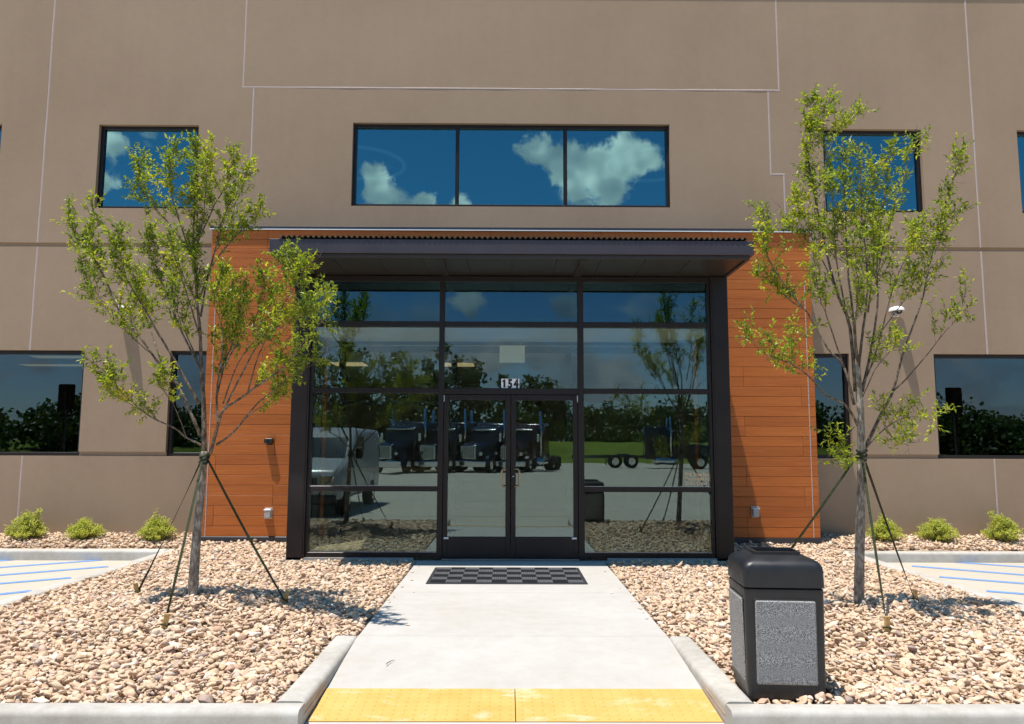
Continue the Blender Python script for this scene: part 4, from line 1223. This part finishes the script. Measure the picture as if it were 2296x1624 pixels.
def semi(name, loc, rz, paint, label, group=None, frame=3.2):
    o = tag(empty(name, loc, rz), label, 'truck', group)
    sec = lambda hw_, y, z0, z1, r=.12: [(q[0], y, (z0 + z1) / 2 + q[1]) for q in rrect(hw_, (z1 - z0) / 2, r, 0, 3)]
    MB().loft([sec(.60, -.05, .95, 1.72, .16), sec(.66, -.3, .92, 1.80, .16), sec(.80, -1.3, .85, 1.93, .16), sec(.95, -2.0, .85, 2.02, .14)]).build('hood', paint, o, True)
    MB().loft([sec(1.0, -1.98, .8, 2.05, .12), sec(1.03, -2.25, .8, 2.75, .14), sec(1.05, -2.6, .8, 2.95, .16), sec(1.05, -3.4, .8, 3.0, .16)]).build('cab', paint, o, True)
    MB().loft([sec(1.12, -3.42, .75, 3.05, .2), sec(1.18, -3.6, .7, 3.25, .2), sec(1.18, -5.3, .7, 3.3, .15)]).build('sleeper', paint, o, True)
    MB().add([(-.9, -1.955, 2.06), (.9, -1.955, 2.06), (.86, -2.235, 2.68), (-.86, -2.235, 2.68)], [(0, 1, 2, 3)]).add([(-.9, -1.975, 2.06), (.9, -1.975, 2.06), (.86, -2.25, 2.68), (-.86, -2.25, 2.68)], [(3, 2, 1, 0)]).build('windshield', 'car_glass', o)
    for s in (-1, 1):
        bx('side_window', 'car_glass', (*sorted((s * 1.045, s * 1.058)), -3.2, -2.45, 2.1, 2.65), o)
        MB().tube([(s * 1.15, -3.3, 1.0), (s * 1.15, -3.3, 4.05)], .075, 12).build('exhaust_stack', 'chrome', o, True)
        MB().tube([(s * .98, -2.9, .62), (s * .98, -4.6, .62)], .31, 16).build('fuel_tank', 'chrome', o, True)
        MB().tube([(s * .82, -.05, 1.2), (s * .82, .03, 1.2)], .11, 12).build('headlamp', 'chrome', o)
        secs = [[(s * x_, -1.05 + q[0], .52 + q[1]) for q in [(rr * math.cos(a), rr * math.sin(a)) for a, rr in [(math.pi * j / 10, .66) for j in range(11)] + [(math.pi * (10 - j) / 10, .58) for j in range(11)]]] for x_ in (.72, 1.14)]
        MB().loft(secs).build('fender', paint, o)
        bx('mirror', 'chrome', (*sorted((s * 1.22, s * 1.4)), -2.2, -2.12, 1.95, 2.5), o, bevel=.02)
        wheel(o, s * 1.0, -1.05, .52, .3)
        for yy in (-6.4, -7.7): wheel(o, s * .88, yy, .52, .58)
        bx('mud_flap', 'rubber', (*sorted((s * .6, s * 1.18)), -8.4, -8.38, .25, .95), o)
        bx('frame_rail', 'post_metal', (*sorted((s * .38, s * .46)), -8.35 - (frame - 3.2), -.3, .78, 1.02), o)
    g_ = bx('grille', 'chrome', (-.50, .50, .0, .035, .85, 1.68), o, bevel=.02)
    for k in range(7): bx('bar', 'paint_black', (-.42 + k * .125, -.36 + k * .125, .036, .042, .9, 1.63), g_)
    bx('bumper', 'chrome', (-1.15, 1.15, .06, .2, .38, .75), o, bevel=.05, seg=2)
    bx('fifth_wheel', 'post_metal', (-.45, .45, -7.5, -6.6, 1.03, 1.12), o, bevel=.02)
    bx('visor', 'chrome', (-.95, .95, -2.28, -2.1, 2.70, 2.76), o)
    for k in range(5): bx('marker_lamp', 'chrome', (-.72 + k * .34, -.66 + k * .34, -2.56, -2.48, 2.97, 3.04), o)
    return o


ROWX = [-6.4, -3.9, -1.4, 1.1]
for k, (xx, pt, lb) in enumerate(zip(ROWX, ('paint_navy', 'paint_black', 'paint_blue', 'paint_maroon'), ('navy', 'black', 'blue', 'maroon'))):
    semi('semi_truck', (xx - 1.0, -26.5 - 1.0 * k, LOT), .34, pt, '%s semi truck parked in the row mirrored in the entrance glass' % lb, 'semi trucks in the mirrored row')
semi('semi_truck', (16.4, -42.0, LOT), math.radians(-86), 'paint_black', 'black semi truck standing side on, mirrored in the right entrance pane', None, 6.0)

van = tag(empty('white_van', (-4.75, 2.95, LOT)), 'white van parked nose in, mirrored in the left entrance pane', 'van')
sec = lambda hw_, y, z0, z1, r=.12: [(q[0], y, (z0 + z1) / 2 + q[1]) for q in rrect(hw_, (z1 - z0) / 2, r, 0, 3)]
MB().loft([sec(.86, -.0, .42, .95, .1), sec(.95, -.12, .38, 1.08, .12), sec(.98, -.9, .36, 1.24, .12), sec(.99, -1.2, .36, 1.32, .12), sec(.99, -1.9, .36, 1.98, .16), sec(.99, -2.2, .36, 2.08, .18), sec(.99, -5.4, .36, 2.10, .16), sec(.97, -5.5, .4, 2.0, .16)]).build('body', 'paint_white', van, True)
MB().add([(-.86, -1.20, 1.33), (.86, -1.20, 1.33), (.80, -1.86, 1.94), (-.80, -1.86, 1.94)], [(0, 1, 2, 3)]).build('windshield', 'car_glass', van)
for s in (-1, 1):
    bx('side_window', 'car_glass', (*sorted((s * .985, s * .996)), -2.9, -2.0, 1.35, 1.85), van)
    bx('headlamp', 'chrome', (*sorted((s * .56, s * .86)), -.06, .012, .78, .96), van, bevel=.02)
    bx('mirror', 'paint_black', (*sorted((s * 1.02, s * 1.2)), -1.75, -1.66, 1.3, 1.58), van, bevel=.02)
    for yy in (-.95, -4.4): wheel(van, s * .88, yy, .36, .24)
bx('grille', 'paint_black', (-.5, .5, -.03, .012, .62, .9), van, bevel=.02); bx('bumper', 'paint_black', (-.93, .93, -.06, .05, .30, .52), van, bevel=.04)

# parking signs, outside the picture but mirrored in the ground floor windows
for (x, y, lb) in ((-8.17, 10.2, 'parking sign on a post mirrored in the big left ground floor window'), (8.35, 10.2, 'parking sign on a post mirrored in the big right ground floor window')):
    o = tag(empty('parking_sign', (x, y, LOT)), lb, 'sign', 'parking signs before the wall')
    bx('post', 'post_metal', (-.028, .028, 0, .04, -.2, 2.62), o)
    MB().loft([[(q[0], yy, 2.5 + q[1]) for q in rrect(.155, .235, .035, 0)] for yy in (-.004, -.001)]).build('plate', 'sign_face_blue', o)
    MB().loft([[(q[0], yy, 2.5 + q[1]) for q in rrect(.157, .237, .035, 0)] for yy in (-.0009, .003)]).build('plate_back', 'sign_back', o)

# the wood beyond the field
lv = Leaves(); trunks = MB(); Rn = random.Random(77)
for k in range(84):
    x = -96 + k * 2.3 + Rn.uniform(-1.6, 1.6); y = -98 - Rn.uniform(0, 14) + .0075 * x * x; z0 = hill(x, y)
    hgt = Rn.uniform(7.0, 12.5) * (1.3 if -44 < x < -6 else 1.0)
    if -3 < x < 4: hgt *= 1.15
    if 7 < x < 34: hgt *= .48
    hgt *= 1.0 - .50 * min(1.0, max(0.0, (abs(x) - 26) / 22.0))
    rx = Rn.uniform(2.4, 4.2)
    trunks.tube([(x, y, z0 - .3), (x + Rn.uniform(-.3, .3), y, z0 + hgt * .5)], [.25, .1], 5, False)
    blobs = [(Vector((x + Rn.gauss(0, rx * .5), y + Rn.gauss(0, rx * .5), z0 + hgt * Rn.uniform(.08, .9))), rx * Rn.uniform(.36, .66)) for _ in range(15)]
    blobs.append((Vector((x, y, z0 + hgt * .95)), rx * .34))
    for c, r in blobs:
        for q in range(60):
            d = rv(Rn); pp = c + d * r * Rn.random() ** .35
            lv.leaf(pp, rv(Rn), (d + Vector((0, 0, .4)) + rv(Rn) * .5).normalized(), Rn.uniform(.5, .95), Rn.uniform(.4, .75))
for k in range(420):                            # undergrowth closing the foot of the wood
    x = Rn.uniform(-98, 98); y = -95 - Rn.uniform(0, 9) + .0075 * x * x; c = Vector((x, y, hill(x, y) + Rn.uniform(.2, 4.2) * (.4 if 7 < x < 34 else 1))); r = Rn.uniform(1.3, 2.4)
    for q in range(46):
        d = rv(Rn); lv.leaf(c + d * r * Rn.random() ** .4, rv(Rn), (d + Vector((0, 0, .4)) + rv(Rn) * .5).normalized(), Rn.uniform(.5, .9), Rn.uniform(.4, .7))
wd = lv.build('woodland', 'wood_leaf', None); tag(wd, 'dark green wood beyond the field, mirrored in the windows', 'woodland', kind='stuff')
tk = trunks.build('woodland_trunks', 'bark', wd, recalc=False); tk['kind'] = 'stuff'
